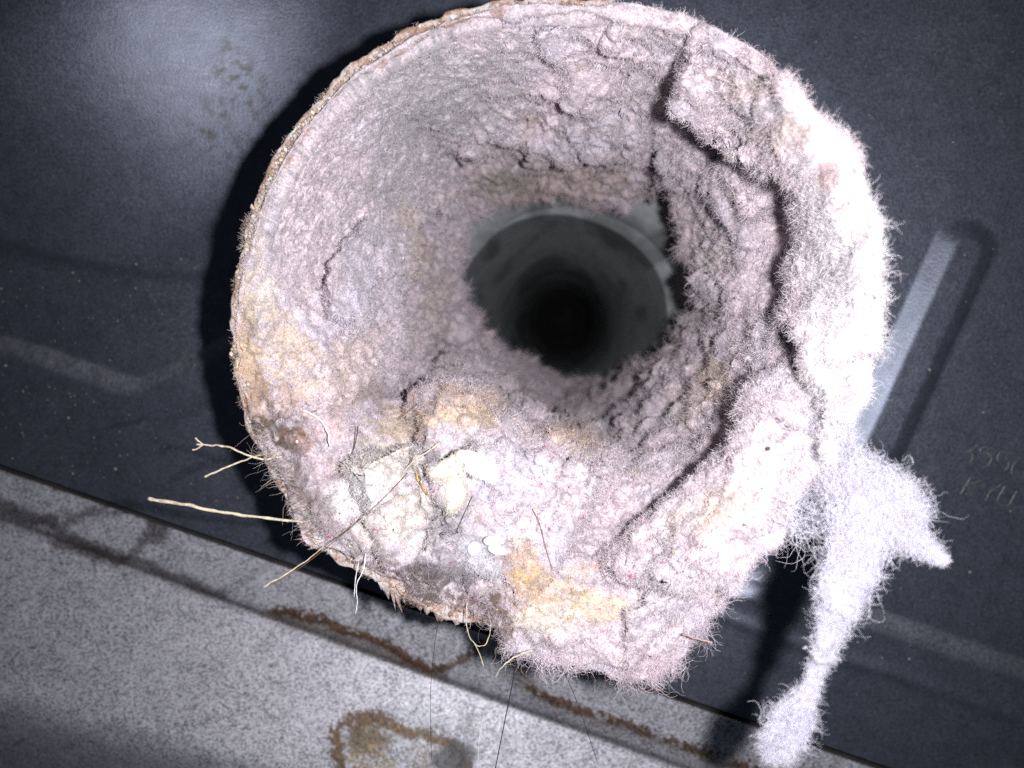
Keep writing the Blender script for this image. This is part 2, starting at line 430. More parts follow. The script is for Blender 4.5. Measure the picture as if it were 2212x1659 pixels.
# fold line position from the survey
fp = onplane(np.array([0., 1408.]), np.array([1124., 1638.]), -.25)
fa = (fp - base0) @ e1; fb = (fp - base0) @ e2
Fs = fb[0] + (Ag - fa[0]) * (fb[1] - fb[0]) / (fa[1] - fa[0])       # fold distance per a
t = Sg - Fs
hh = np.where(t > 0, np.tan(math.radians(25)) * (np.sqrt(t ** 2 + .02) - .14), 0)
hh = hh + .06 * sstep(0, -.5, t) - .05 * np.exp(-(t / .12) ** 2)
# rolls away at the bottom left
_px, _py = proj(base0 + Ag[..., None] * e1 + Sg[..., None] * e2 - hh[..., None] * A)
rl = ((_py - 1475) - .29 * _px) * .0095; hh = hh - 1.0 * np.where(rl > 0, np.sqrt(rl ** 2 + .5) - .707, 0)
P = base0 + Ag[..., None] * e1 + Sg[..., None] * e2
hh = hh + .02 * fbm(P, .4, 2)
P = P - hh[..., None] * A
px, py = proj(P)
tb = np.empty(P.shape); tb[:] = (.60, .60, .66)
n4 = fbm(np.stack([px / 9, py / 9, px * 0], -1), 1, 4, .65); n40 = fbm(np.stack([px / 60, py / 60, px * 0 + 4], -1), 1, 4, .6)
tx, ty = px + n40 * 14 + n4 * 6, py + n40 * 14 + n4 * 8
def paint(k, colr):
    global tb
    k = np.clip(k, 0, 1)[..., None]; tb = tb * (1 - k) + np.array(colr) * k
# dark line along the fold
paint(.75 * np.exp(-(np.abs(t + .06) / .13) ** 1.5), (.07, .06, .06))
# dark damp streaks at the far left
for pl, wd in (([(0, 1100), (90, 1135), (200, 1110), (300, 1095)], 9), ([(0, 1085), (60, 1110), (160, 1165), (300, 1215), (480, 1285)], 11), ([(300, 1080), (360, 1100), (330, 1155), (250, 1210), (200, 1195), (120, 1170)], 14), ([(330, 1100), (350, 1140), (340, 1170)], 13), ([(0, 1010), (60, 1035), (120, 1050)], 5)):
    dd, _, _ = pldist(tx, ty, pl); paint(.72 * sstep(wd + 6, wd - 8, dd), (.085, .07, .075))
# tide marks of rust: a ragged dark brown edge with a stained band inside
RUST = (.13, .062, .02)
mark = smooth_poly([(595, 1323), (650, 1330), (700, 1335), (730, 1357), (790, 1372), (840, 1395), (885, 1425), (930, 1445), (985, 1440), (1010, 1420), (1040, 1395)], 4)
dd, sg, _ = pldist(tx, ty, mark); wv = 7 + 9 * np.clip(n4 + .3, 0, 1)
inside = (-sg > 0) & (t < .05)
paint(.72 * inside * sstep(70, 10, dd) * (px < 970), (.20, .165, .145))
paint(.9 * sstep(wv + 3, wv - 3, dd), RUST)
mark2 = smooth_poly([(1120, 1415), (1128, 1450), (1140, 1480), (1175, 1500), (1220, 1525), (1290, 1545), (1370, 1575), (1450, 1600), (1560, 1640), (1700, 1690)], 4)
dd, sg, _ = pldist(tx, ty, mark2); paint(.85 * sstep(wv + 4, wv - 3, dd) * (.5 + .6 * (n40 > -.2)), RUST)
paint(.5 * (-sg > 0) * (t < .3) * sstep(45, 8, dd), (.13, .10, .08))
dd, sg, _ = pldist(tx, ty, [(1085, 1400), (1230, 1430), (1420, 1495)]); paint(.6 * sstep(12, 3, dd), (.12, .07, .04))
# ring of rust with bare metal halo
ring = smooth_poly([(735, 1700), (728, 1620), (745, 1570), (785, 1550), (830, 1556), (870, 1578), (930, 1592), (980, 1610), (1000, 1640), (990, 1720)], 4)
ringc = np.array(ring)
d0 = np.hypot((px - 850) / 135, (py - 1660) / 112); halo = sstep(1.28, 1.1, d0 + n40 * .06)
paint(.9 * halo, (.50, .51, .56))
dd, sg, _ = pldist(tx, ty, ring)
paint(.92 * sstep(wv + 5, wv - 1, dd), RUST)
d1 = np.hypot((px - 795) / 60, (py - 1600) / 48); paint(.9 * sstep(1.05, .6, d1 - n4 * .45), (.13, .085, .03))
paint(.75 * sstep(.15, .5, n4 + n40 * .5) * (d0 < .95), (.30, .22, .12))
paint(.6 * sstep(.95, .5, np.hypot((px - 790) / 70, (py - 1640) / 60)) * (n4 > 0), (.36, .27, .15))
d2 = np.hypot((px - 985) / 60, (py - 1640) / 38); paint(.85 * sstep(1.1, .6, d2 - n40 * .3), (.07, .07, .075))
d2 = np.hypot((px - 1010) / 120, (py - 1600) / 80); paint(.4 * sstep(1.1, .3, d2 - n40 * .5) * (n4 > -.1), (.08, .08, .085))
# scattered dark spots and scuffs
g = np.random.default_rng(9)
for i in range(60):
    sx, sy = g.uniform(0, 1400), g.uniform(1150, 1659); a_ = g.uniform(-.9, .2); L = g.uniform(3, 18); W_ = g.uniform(1.5, 5)
    u_ = (px - sx) * math.cos(a_) + (py - sy) * math.sin(a_); v_ = -(px - sx) * math.sin(a_) + (py - sy) * math.cos(a_)
    paint(g.uniform(.3, .75) * sstep(1.2, .6, np.hypot(u_ / L, v_ / W_)), (.12, .115, .13))
paint(.35 * sstep(1.1, .2, np.hypot((px - 450) / 180, (py - 1190 - 90 ) / 40)) * 0, (.6, .6, .65))
basep = empty('base_plate', tuple(base0)); tag(basep, 'pale grey speckled steel plate with rust tide marks along the bottom below the dark panel', 'plate')
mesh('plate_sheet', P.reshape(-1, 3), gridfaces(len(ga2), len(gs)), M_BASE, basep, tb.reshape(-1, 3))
BASEP = (P, px, py)
# near-black sheet added behind the gap, its colour standing in for shade
v = [S0 + a_ * e1 + b_ * e2 + .9 * A for a_ in (-60, 90) for b_ in (-1.5, 2.0)]
vo = mesh('gap_backing', v, [(0, 1, 3, 2)], M_DEEP, basep, smooth=False)
# dark fibres lying on the plate, uncountable
g = np.random.default_rng(33); N = 900
ok = np.argwhere((py > 1130) & (py < 1720) & (px > -50) & (px < 1700)); idx = ok[g.integers(0, len(ok), N)]
wgt = np.exp(-((px[idx[:, 0], idx[:, 1]] - 1050) / 330) ** 2 - ((py[idx[:, 0], idx[:, 1]] - 1580) / 120) ** 2); keep = g.uniform(size=N) < .12 + .9 * wgt
rt = P[idx[:, 0], idx[:, 1]][keep]; N = len(rt)
fP = fibres(rt, np.tile(-A, (N, 1)), g.uniform(.06, .4, N), 6, 1.0, .25, seed=3) - .02 * A
hairs('fine_debris', fP, np.full((N, 6), .0045), np.tile([.05, .045, .06], (N, 1)), M_FIB, basep); tag(bpy.data.objects['fine_debris'], kind='stuff')

# ================================================================ OUTLINES OF THE PIPE MOUTH
CX, CY = 1215., 720.
lint_out = [(516, 640), (512, 720), (516, 790), (532, 870), (548, 930), (590, 1000), (616, 1060), (640, 1130), (665, 1172), (715, 1185), (780, 1215), (860, 1258), (940, 1300), (1000, 1310), (1062, 1340), (1110, 1405), (1200, 1428), (1300, 1450), (1385, 1466), (1425, 1452), (1448, 1430), (1478, 1402), (1512, 1352), (1556, 1300), (1600, 1250), (1640, 1195), (1690, 1160), (1712, 1090), (1735, 1045), (1790, 990), (1845, 905), (1885, 790), (1898, 720), (1905, 640), (1896, 560), (1898, 490), (1876, 425), (1855, 365), (1828, 315), (1785, 285), (1735, 232), (1695, 188), (1640, 134), (1560, 82), (1480, 50), (1400, 28), (1300, 14), (1200, 10), (1100, 14), (1000, 36), (905, 72), (825, 122), (750, 178), (690, 240), (635, 310), (597, 380), (562, 455), (540, 540)]
pipe_out = [(510, 640), (506, 720), (512, 800), (530, 880), (560, 960), (605, 1050), (650, 1135), (720, 1200), (800, 1240), (880, 1290), (960, 1330), (1060, 1350), (1130, 1400), (1200, 1410), (1300, 1418), (1360, 1410), (1430, 1350), (1500, 1280), (1560, 1210), (1620, 1140), (1680, 1060), (1740, 960), (1790, 850), (1820, 720), (1820, 600), (1815, 480), (1800, 380), (1770, 290), (1725, 232), (1685, 187), (1632, 134), (1552, 82), (1475, 46), (1400, 24), (1300, 6), (1200, 0), (1100, 6), (1000, 24), (900, 58), (820, 108), (740, 165), (680, 228), (622, 300), (584, 370), (549, 450), (528, 540)]
hole = [(1020, 520), (1006, 570), (1012, 620), (1032, 690), (1080, 728), (1130, 762), (1165, 790), (1230, 800), (1300, 795), (1350, 780), (1395, 768), (1440, 745), (1468, 700), (1482, 640), (1472, 570), (1470, 515), (1458, 452), (1425, 405), (1350, 448), (1290, 452), (1220, 438), (1160, 418), (1100, 432), (1052, 468)]
def polar(pts, cx, cy):
    pts = smooth_poly(pts, 6, True); th = np.arctan2(pts[:, 1] - cy, pts[:, 0] - cx); r_ = np.hypot(pts[:, 0] - cx, pts[:, 1] - cy)
    o = np.argsort(th); th, r_ = th[o], r_[o]
    th = np.concatenate([th - 2 * math.pi, th, th + 2 * math.pi]); r_ = np.tile(r_, 3)
    return lambda a: np.interp(a, th, r_)
Rl = polar(lint_out, CX, CY); Rp = polar(pipe_out, CX, CY); HX, HY = 1238., 620.; Rh = polar(hole, HX, HY)
def rimY(x, y):
    r_ = ray(x, y); return (C @ A) / (r_ @ A)

# ================================================================ VENT PIPE
pipe = empty('vent_pipe', tuple(C)); tag(pipe, 'round sheet-metal exhaust pipe choked with lint, its rusty mouth facing the viewer', 'pipe')
nt = 360; th = np.arange(nt) * 2 * math.pi / nt - math.pi
jag = np.zeros(nt); gj = np.random.default_rng(2)
bl = ((th > .95) & (th < 2.6)); jag[bl] = 10 * np.abs(noise(np.stack([th[bl] * 18, th[bl] * 0, th[bl] * 0 + 3], -1))) 
def rimring(scale, dd):
    rr = (Rp(th) - jag) * scale; x = CX + rr * np.cos(th); y = CY + rr * np.sin(th)
    return at(x, y, rimY(x, y)) + dd * A
rimv = rimring(1., 0.)
rel = rimv - C; rim_r = np.hypot(rel @ U, rel @ V); rim_a = np.arctan2(rel @ V, rel @ U)
def wallring(d, dr, r0=5.0):
    k = sstep(0, PD * .8, np.array(float(d))); r_ = rim_r * (1 - k) + r0 * k + dr
    return C + d * A + r_[:, None] * (np.cos(rim_a)[:, None] * U + np.sin(rim_a)[:, None] * V)
rings = [wallring(d, 0) for d in (PD + .3, 5, 3.5, 2, 1, .3, .04)] + [wallring(0, -.03)] + [wallring(d, -.06) for d in (.05, .4, 1, 2, 3.5, 5, 7, 9, 11, 12.2)]
P = np.stack(rings, 1); mesh('pipe_wall', P.reshape(-1, 3), gridfaces(nt, P.shape[1], True), M_PIPE, pipe)
def cyl(profile, mat, name, parent, n=160, off=(0, 0)):
    th_ = np.arange(n) * 2 * math.pi / n; P = []
    for (d, r_) in profile:
        rd = (r_ * (1 + .035 * noise(np.stack([np.cos(th_) * 1.6, np.sin(th_) * 1.6, th_ * 0 + d * .18], -1))))[:, None]; P.append(C + off[0] * U + off[1] * V + d * A + rd * (np.cos(th_)[:, None] * U + np.sin(th_)[:, None] * V))
    P = np.stack(P, 1); return mesh(name, P.reshape(-1, 3), gridfaces(n, len(profile), True), mat, parent)
cyl([(12.0, 5.02), (12.05, 4.6), (12.3, 4.30), (12.75, 3.70), (13.4, 3.75)], M_PIPE, 'joint_band', pipe)
cyl([(12.80, 4.3), (12.95, 3.66), (13.3, 3.62), (14.0, 3.58), (17.5, 3.12), (21, 2.62), (25, 2.42), (30, 2.38), (86, 2.3)], M_PIPE, 'inner_section', pipe, off=(-.30, -.12))
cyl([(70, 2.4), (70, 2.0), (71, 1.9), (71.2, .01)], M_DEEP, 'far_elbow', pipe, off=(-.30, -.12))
# rusty skin curling along the mouth
rows = []
cr = fbm(np.stack([np.cos(th) * 3, np.sin(th) * 3, th * 0], -1), 3, 4, .6)
for k_, (d_, s_) in enumerate(((.45, .035), (.15, .05), (-.03, .035), (-.06, .0), (-.02, -.05), (.18, -.09), (.5, -.10))):
    rr = rim_r + s_ + (.05 + .03 * (k_ in (1, 2, 3))) * cr + .02 * noise(np.stack([th * 60, th * 0 + k_, th * 0], -1))
    if k_ == 5 or k_ == 4: rr = rr - .1 * np.clip(cr, 0, 1)
    dpt = d_ + .05 * noise(np.stack([th * 35, th * 0 + k_ * 3, th * 0 + 9], -1))
    rows.append(C + dpt[:, None] * A + rr[:, None] * (np.cos(rim_a)[:, None] * U + np.sin(rim_a)[:, None] * V))
P = np.stack(rows, 1); rm = np.repeat(~((th > -1.40) & (th < 1.0)), len(rows)); mesh('rusty_rim', P.reshape(-1, 3), gridfaces(nt, len(rows), True, mask=rm), M_RUST, pipe)
# ragged rusty tongues of torn lip at the bottom
g = np.random.default_rng(14)
for (x0, y0, x1, y1, tipx, tipy) in ((790, 1215, 890, 1270, 850, 1290), (860, 1255, 960, 1310, 905, 1310), (930, 1290, 1010, 1330, 955, 1345), (985, 1305, 1075, 1340, 1010, 1338), (655, 1120, 720, 1200, 648, 1165)):
    n = 22; tt = np.linspace(0, 1, n); bx = x0 + (x1 - x0) * tt; by = y0 + (y1 - y0) * tt
    amp = np.sin(tt * math.pi) ** .7; mx, my = tipx - (x0 + x1) / 2, tipy - (y0 + y1) / 2
    jx = amp * (1 + .25 * g.normal(size=n)); ex, ey = bx + mx * jx, by + my * jx
    rowsP = []
    for s_, dep in ((-.6, .15), (0, .02), (.5, -.05), (1, .0)):
        X = bx + (ex - bx) * s_ + (g.normal(size=n) * 2 if s_ > 0 else 0); Yp = by + (ey - by) * s_ + (g.normal(size=n) * 2 if s_ > 0 else 0)
        rowsP.append(at(X, Yp, rimY(X, Yp) + dep + .03 * g.normal(size=n)))
    for s_, dep in ((1, .05), (.5, .04), (0, .12)):
        X = bx + (ex - bx) * s_; Yp = by + (ey - by) * s_; rowsP.append(at(X, Yp, rimY(X, Yp) + dep + .04))
    P = np.stack(rowsP, 1); o = mesh('torn_lip', P.reshape(-1, 3), gridfaces(n, len(rowsP)), M_RUST, pipe)
# crumbly crust on the mouth's left half
g = np.random.default_rng(8); N = 7500
ta = np.where(g.uniform(size=N) < .85, g.normal(3.2, .55, N), g.uniform(1.7, 4.9, N)); ta = (ta + math.pi) % (2 * math.pi) - math.pi
cl = fbm(np.stack([np.cos(ta) * 8, np.sin(ta) * 8, ta * 0], -1), 1, 3, .6); keep = (cl > -.25) | (g.uniform(size=N) < .25)
ta = ta[keep]; cl = cl[keep]; N = len(ta)
rr = Rp(ta) + np.clip(cl, -.3, 1.2) ** 2 * 22 * g.uniform(.0, 1, N) + g.normal(size=N) * 3 - 5 - 8 * g.uniform(size=N) ** 2 
x_, y_ = CX + rr * np.cos(ta), CY + rr * np.sin(ta)
pp = at(x_, y_, rimY(x_, y_) + g.uniform(-.08, .35, N))
low = sstep(.2, 1, (y_ - 640) / 400)
pal = np.array([(.66, .58, .54), (.60, .48, .34), (.70, .66, .66), (.42, .32, .26), (.56, .44, .32)]); ci = g.integers(0, 5, N)
cc = pal[ci] * g.uniform(.5, 1.05, (N, 1)); cc = np.where(((g.uniform(size=N) < low * .5))[:, None], cc * .4, cc)
grains('crust', pp, .008 + .036 * g.uniform(size=N) ** 2.2, cc, M_CRUMB, pipe)

g = np.random.default_rng(41); N = 11000
ta = np.where(g.uniform(size=N) < .6, g.normal(3.0, .5, N), g.uniform(1.8, 4.75, N)); ta = (ta + math.pi) % (2 * math.pi) - math.pi
cl = fbm(np.stack([np.cos(ta) * 11, np.sin(ta) * 11, ta * 0 + 5], -1), 1, 3, .6); keep = cl > g.uniform(-.5, .25, N); ta = ta[keep]; cl = cl[keep]; N = len(ta)
rr = Rp(ta) - 8 * g.uniform(size=N) + 3; x_, y_ = CX + rr * np.cos(ta), CY + rr * np.sin(ta); R0 = at(x_, y_, rimY(x_, y_) + g.uniform(-.05, .3, N))
D0 = np.cos(ta)[:, None] * U - np.sin(ta)[:, None] * V
hairs('crust_fuzz', fibres(R0, D0, (.04 + .13 * np.clip(cl + .2, 0, 1)) * g.uniform(.4, 1.3, N), 6, .6, 1.0, None, 42, .8), taper(N, 6, .0040, g), np.array([(.60, .52, .48), (.52, .40, .28), (.62, .60, .62), (.36, .25, .2)])[g.integers(0, 4, N)] * g.uniform(.6, 1.1, (N, 1)), M_FIB, pipe)['kind'] = 'stuff'

# ================================================================ LINT LINING
ctrl = [  # survey x, y -> distance Y (cm)
 (950, 650, 21.5), (850, 600, 16.8), (900, 500, 17.8), (700, 600, 14.0), (760, 520, 14.6), (600, 800, 12.6), (620, 600, 12.8), (560, 700, 12.2), (700, 750, 13.6), (800, 760, 15.2), (880, 740, 17.2), (940, 740, 22.5),
 (700, 400, 13.2), (640, 420, 12.6), (850, 300, 14.3), (1000, 200, 14.4), (900, 150, 12.8), (1000, 100, 12.7), (1000, 300, 17), (900, 420, 17), (1200, 60, 12.4), (1200, 200, 14.6), (1200, 290, 17.2), (1120, 280, 17.0), (1330, 290, 16.8), (1400, 250, 15.2), (1400, 100, 12.9), (1450, 200, 13.8), (1550, 120, 12.3),
 (1030, 420, 21.5), (1100, 370, 20.5), (1200, 390, 21.5), (1300, 400, 21.5), (1370, 390, 21),
 (1630, 200, 12.4), (1650, 300, 13.0), (1500, 250, 14.0), (1540, 170, 12.9), (1700, 250, 11.7), (1760, 330, 11.6), (1820, 500, 12.3), (1820, 700, 12.0), (1800, 850, 11.5), (1850, 400, 11.7), (1860, 600, 11.6), (1740, 450, 13.4), (1760, 600, 13.4),
 (1650, 550, 14.7), (1690, 500, 14.2), (1690, 650, 14.3), (1610, 700, 15), (1650, 800, 12.9), (1580, 520, 15.4), (1530, 620, 17.5), (1560, 420, 15), (1500, 430, 17.3), (1460, 370, 17.4), (1500, 300, 14.6), (1560, 345, 15), (1620, 410, 14.6), (1440, 440, 20.5), (1480, 540, 21), (1500, 690, 20), (1560, 740, 16),
 (1560, 880, 14.6), (1450, 900, 17), (1500, 800, 18), (1400, 850, 20), (1350, 920, 18.4), (1480, 750, 21), (1560, 950, 13.6), (1640, 900, 12.5), (1700, 800, 12.2),
 (1230, 870, 29), (1100, 800, 25), (1150, 850, 26), (1050, 760, 22.5), (1330, 850, 28), (1230, 820, 33), (1000, 720, 22),
 (960, 800, 21), (1000, 815, 19), (1100, 865, 23), (1200, 905, 24), (1300, 935, 22), (1400, 965, 17.2), (870, 810, 17.5), (1000, 770, 23), (950, 700, 21),
 (870, 850, 15.2), (960, 845, 15.3), (1020, 855, 15.3), (1100, 905, 15.3), (1200, 945, 15.2), (1300, 985, 15.2), (1400, 1010, 15), (1480, 960, 15.6),
 (800, 850, 14.3), (760, 900, 13.4), (880, 920, 13.9), (1000, 930, 14.0), (1150, 1000, 13.8), (800, 960, 13.3), (900, 1010, 13.2), (1000, 1050, 13.1), (1100, 1100, 13.1), (1250, 1100, 13.5), (1350, 1100, 13.7), (700, 1000, 12.5), (640, 950, 12.2), (800, 1100, 12.2), (720, 1120, 12.0), (950, 1200, 12.2), (850, 1180, 12.), (1100, 1230, 12.3), (1220, 1220, 12.8), (1290, 1200, 13.1), (1200, 1370, 12), (1350, 1400, 11.9), (1300, 1300, 12.2), (1080, 1330, 12.05),
 (1450, 1150, 12.6), (1400, 1260, 12.1), (1470, 1300, 11.9), (1550, 1050, 12.5), (1600, 980, 12.3), (1700, 950, 11.6), (1650, 1100, 11.6), (1550, 1200, 11.7), (1720, 1020, 11.5),
]
cp = np.array(ctrl, float)
bth = np.linspace(-math.pi, math.pi, 44, endpoint=False); bx, by = CX + Rl(bth) * np.cos(bth), CY + Rl(bth) * np.sin(bth)
bx2, by2 = CX + 1.12 * Rl(bth) * np.cos(bth), CY + 1.12 * Rl(bth) * np.sin(bth)
ph = bth; hx, hy = HX + Rh(ph) * .97 * np.cos(ph), HY + Rh(ph) * .97 * np.sin(ph)
Yh = np.interp(np.sin(ph), [-1, 0, .5, 1], [24.0, 22.8, 25, 33]); Yh = np.where((np.cos(ph) > .7), 21.5, Yh)
cx_ = np.concatenate([cp[:, 0], bx, bx2, hx]); cy_ = np.concatenate([cp[:, 1], by, by2, hy])
dY = np.concatenate([cp[:, 2], rimY(bx, by), rimY(bx2, by2), Yh])
X = np.stack([cx_, cy_], 1) / 1000
D = np.linalg.norm(X[:, None] - X[None], axis=-1)
Wt = np.linalg.solve(D + 1e-3 * np.eye(len(X)) * 0 + .0006 * -np.eye(len(X)), 1 / dY)
def baseInv(x, y):
    s = np.zeros(x.shape)
    for i in range(len(X)): s += Wt[i] * np.hypot(x / 1000 - X[i, 0], y / 1000 - X[i, 1])
    return s
# (polyline, raised-side point, height cm, edge width, decay length, roughness of the edge)
ledges = [
 ([(1560, -20), (1510, 60), (1478, 110), (1470, 165), (1462, 225), (1490, 275), (1550, 325), (1620, 362), (1692, 388), (1716, 440), (1722, 520), (1706, 600), (1702, 690), (1742, 735), (1744, 790), (1776, 850), (1768, 930), (1800, 1020), (1900, 1150)], (1800, 400), 2.2, 7, 1400, 14),
 ([(1760, 740), (1690, 800), (1625, 845), (1592, 875), (1604, 915), (1578, 968), (1505, 1028), (1440, 1080), (1382, 1140), (1345, 1200), (1322, 1235), (1330, 1300), (1400, 1400), (1430, 1500)], (1600, 1150), 1.5, 6, 900, 6),
 ([(1000, 345), (1030, 312), (1080, 296), (1130, 322), (1165, 345), (1235, 358), (1290, 332), (1350, 335), (1405, 330)], (1200, 200), 1.5, 8, 90, 12),
 ([(1400, 345), (1412, 400), (1425, 460), (1450, 500), (1470, 560), (1482, 620), (1488, 690)], (1560, 560), 1.6, 7, 80, 12),
 ([(1700, 700), (1670, 745), (1625, 770), (1590, 800), (1575, 850)], (1600, 700), .8, 6, 90, 6),
 ([(1540, 350), (1580, 410), (1620, 465)], (1640, 400), .7, 6, 70, 6),
 ([(745, 1008), (800, 985), (860, 962), (890, 950)], (850, 1050), 1.0, 7, 110, 6),
 ([(925, 1018), (960, 1005), (1000, 978), (1040, 965)], (1010, 1020), .9, 6, 90, 6),
 ([(870, 835), (960, 830), (1030, 840), (1100, 885), (1200, 925), (1290, 965), (1350, 1000)], (1100, 960), 2.4, 9, 150, 6),
 ([(790, 700), (730, 690), (700, 640), (720, 560), (760, 500), (800, 465)], (800, 600), .7, 9, 90, 9),
 ([(1010, 410), (940, 465), (895, 530), (880, 600), (862, 690), (868, 780), (880, 838)], (780, 650), 1.5, 10, 110, 14),
 ([(1230, 980), (1300, 1010), (1380, 1030), (1450, 1000)], (1300, 1080), .5, 8, 70, 5),
 ([(1470, 1000), (1520, 960), (1570, 900), (1560, 860), (1600, 800)], (1450, 900), -.8, 7, 60, 5),
 ([(1560, 650), (1590, 600), (1600, 540)], (1650, 600), .3, 8, 60, 6),
 ([(1420, 780), (1480, 740), (1500, 700)], (1500, 800), .8, 8, 60, 8),
 ([(1290, 1015), (1420, 960), (1500, 880), (1540, 800)], (1560, 960), .9, 7, 70, 8),
 ([(1380, 900), (1450, 850), (1500, 790)], (1480, 900), .8, 7, 50, 8),
 ([(1150, 70), (1180, 130), (1230, 200), (1245, 260)], (1350, 160), .7, 9, 90, 8),
 ([(1300, 110), (1370, 140), (1420, 190)], (1400, 120), .25, 8, 70, 8),
 ([(700, 1180), (790, 1120), (900, 1060), (925, 1120), (960, 1200)], (840, 1140), .18, 8, 60, 6),
 ([(1040, 1220), (1100, 1180), (1180, 1220)], (1100, 1260), .2, 8, 60, 6),
 ([(1340, 1320), (1380, 1310), (1430, 1240), (1450, 1170)], (1460, 1260), .4, 7, 70, 5),
]
lumps = [(820, 490, 45, .35), (850, 560, 45, .35), (760, 620, 60, .3), (760, 680, 45, .25), (1120, 330, 50, .25), (1220, 335, 45, .3), (1030, 850, 60, .3), (1035, 1010, 40, .35), (985, 1070, 35, .25), (1520, 830, 50, .45), (1500, 900, 45, .4), (1430, 960, 50, .35), (1520, 600, 40, .5), (1450, 420, 40, .6), (1240, 430, 60, .6), (1350, 440, 28, .8), (1310, 420, 45, .6), (1390, 1000, 40, .3), (830, 1040, 60, .25), (1790, 480, 60, .3), (1400, 160, 60, .3), (1320, 120, 50, .25), (600, 850, 40, .15), (1560, 380, 50, .3), (1620, 470, 60, .3), (1640, 640, 50, .25), (1400, 780, 40, .5)]
def lintY(x, y, fine=True):
    wx = fbm(np.stack([x / 60, y / 60, x * 0], -1), 1, 3, .6); wy = fbm(np.stack([x / 60, y / 60, x * 0 + 8], -1), 1, 3, .6)
    Y = 1 / np.clip(baseInv(x, y), 1 / 36, 1 / 9.5)
    vx = noise(np.stack([x / 17, y / 17, x * 0 + 3], -1)); vy = noise(np.stack([x / 17, y / 17, x * 0 + 9], -1))
    for pl, ref, h_, wd, L, rg in ledges:
        dd, sg, ps = pldist(x + wx * rg + vx * (3 + rg * .35), y + wy * rg + vy * (3 + rg * .35), smooth_poly(pl, 3))
        d1_, s1_, _ = pldist(np.array([float(ref[0])]), np.array([float(ref[1])]), smooth_poly(pl, 3)); sd = dd * sg * s1_[0]
        endf = sstep(0, .1, ps) * sstep(1, .9, ps) if L < 500 else sstep(0, .2, ps) * sstep(.86, .5, ps) if ref[1] > 1000 else sstep(.02, .2, ps) * (.35 + .65 * sstep(.92, .62, ps))
        Y = Y - h_ * sstep(-wd, wd, sd) * np.exp(-np.clip(sd, 0, None) / L) * endf
    for lx, ly, lr, lh in lumps:
        Y = Y - lh * np.exp(-(((x + wx * 20 - lx) ** 2 + (y + wy * 20 - ly) ** 2) / lr ** 2) ** 1.5)
    wall_ = rimY(x, y) * Rp(np.arctan2(y - CY, x - CX)) / np.hypot(x - CX, y - CY) * .965
    return np.where(Y < 17, np.minimum(Y, np.maximum(wall_, rimY(x, y) * .99)), Y)
NT_, NQ = 1150, 400
th = np.arange(NT_) * 2 * math.pi / NT_ - math.pi; q = np.linspace(0, 1, NQ) ** .92
TH, Q = np.meshgrid(th, q, indexing='ij')
ro = Rl(th) + 7 * (th > .3) * fbm(np.stack([np.cos(th) * 16, np.sin(th) * 16, th * 0 + 4], -1), 1, 2) + 3 * noise(np.stack([np.cos(th) * 30, np.sin(th) * 30, th * 0], -1)) + 5 * noise(np.stack([np.cos(th) * 9, np.sin(th) * 9, th * 0], -1))
ro = ro + 14 * sstep(-1.5, -1.35, th) * sstep(-.45, -.6, th)
ri = Rh(th) * (1.09 + .01 * np.sin(th)) + 11 * fbm(np.stack([np.cos(th) * 5, np.sin(th) * 5, th * 0 + 2], -1), 1, 4, .6)
xo, yo = CX + ro * np.cos(th), CY + ro * np.sin(th); xi, yi = HX + ri * np.cos(th), HY + ri * np.sin(th)
px = xo[:, None] * (1 - Q) + xi[:, None] * Q; py = yo[:, None] * (1 - Q) + yi[:, None] * Q
Y = lintY(px, py)
# right and lower right hang proud of the mouth
P = at(px, py, Y)
nr = facecam(gnormals(P, True), P)
rough = sstep(13, 18, Y)                                           # crumblier deep inside
ul = sstep(.05, .6, -(px - 1230) / 500) * sstep(700, 500, py) * sstep(20, 15, Y)   # smooth napped upper left
amp = (1 - .55 * ul)
Tn = 3.2 * fbm(P * np.array([1, .6, 1]), .42, 4, .52, off=60); fl = np.floor(Tn); terr = fl + sstep(.0, .28, Tn - fl)
Tm = 3.0 * fbm(P * np.array([1, .6, 1]), 1.0, 4, .5, off=66); fm = np.floor(Tm); term = fm + sstep(.0, .2, Tm - fm)
calm = 1 - .6 * sstep(1640, 1740, px)
disp = amp * calm * (.20 * fbm(P, .75, 2) + .10 * (1 + .9 * rough) * fbm(P, 2.0, 2, off=5) + (.045 + .15 * rough) * (terr - Tn * .55) + .085 * rough * (term - Tm * .6)) + .028 * fbm(P, 4.5, 2, off=9) * (1 + .5 * rough) + .010 * fbm(P, 15, 2, .7, off=3) * (1 + 1.0 * ul)
edge = sstep(0, .012, Q)
P = P + nr * (disp * edge)[..., None]
# turn the outer edge back over the mouth, and the inner edge away
back_rows = []
for k_, dk in enumerate((.45, .3, .16, .06)):
    s_ = 1 - .035 * (dk > .1) - .03 * (dk > .25); X0 = CX + (xo - CX) * s_; Y0 = CY + (yo - CY) * s_
    back_rows.append(at(X0, Y0, P[:, 0, 1] * (1 - dk / .45) + (np.maximum(P[:, 0, 1], rimY(X0, Y0)) + .3) * dk / .45 + .05 * noise(np.stack([th * 20, th * 0 + k_, th * 0], -1))))
inner_rows = []
for dk, s_ in ((.15, 1.01), (.5, 1.06), (1.0, 1.14)):
    X0 = HX + (xi - HX) * s_; Y0 = HY + (yi - HY) * s_; inner_rows.append(at(X0, Y0, P[:, -1, 1] + dk))
PP = np.concatenate([np.stack(back_rows, 1), P, np.stack(inner_rows, 1)], 1)
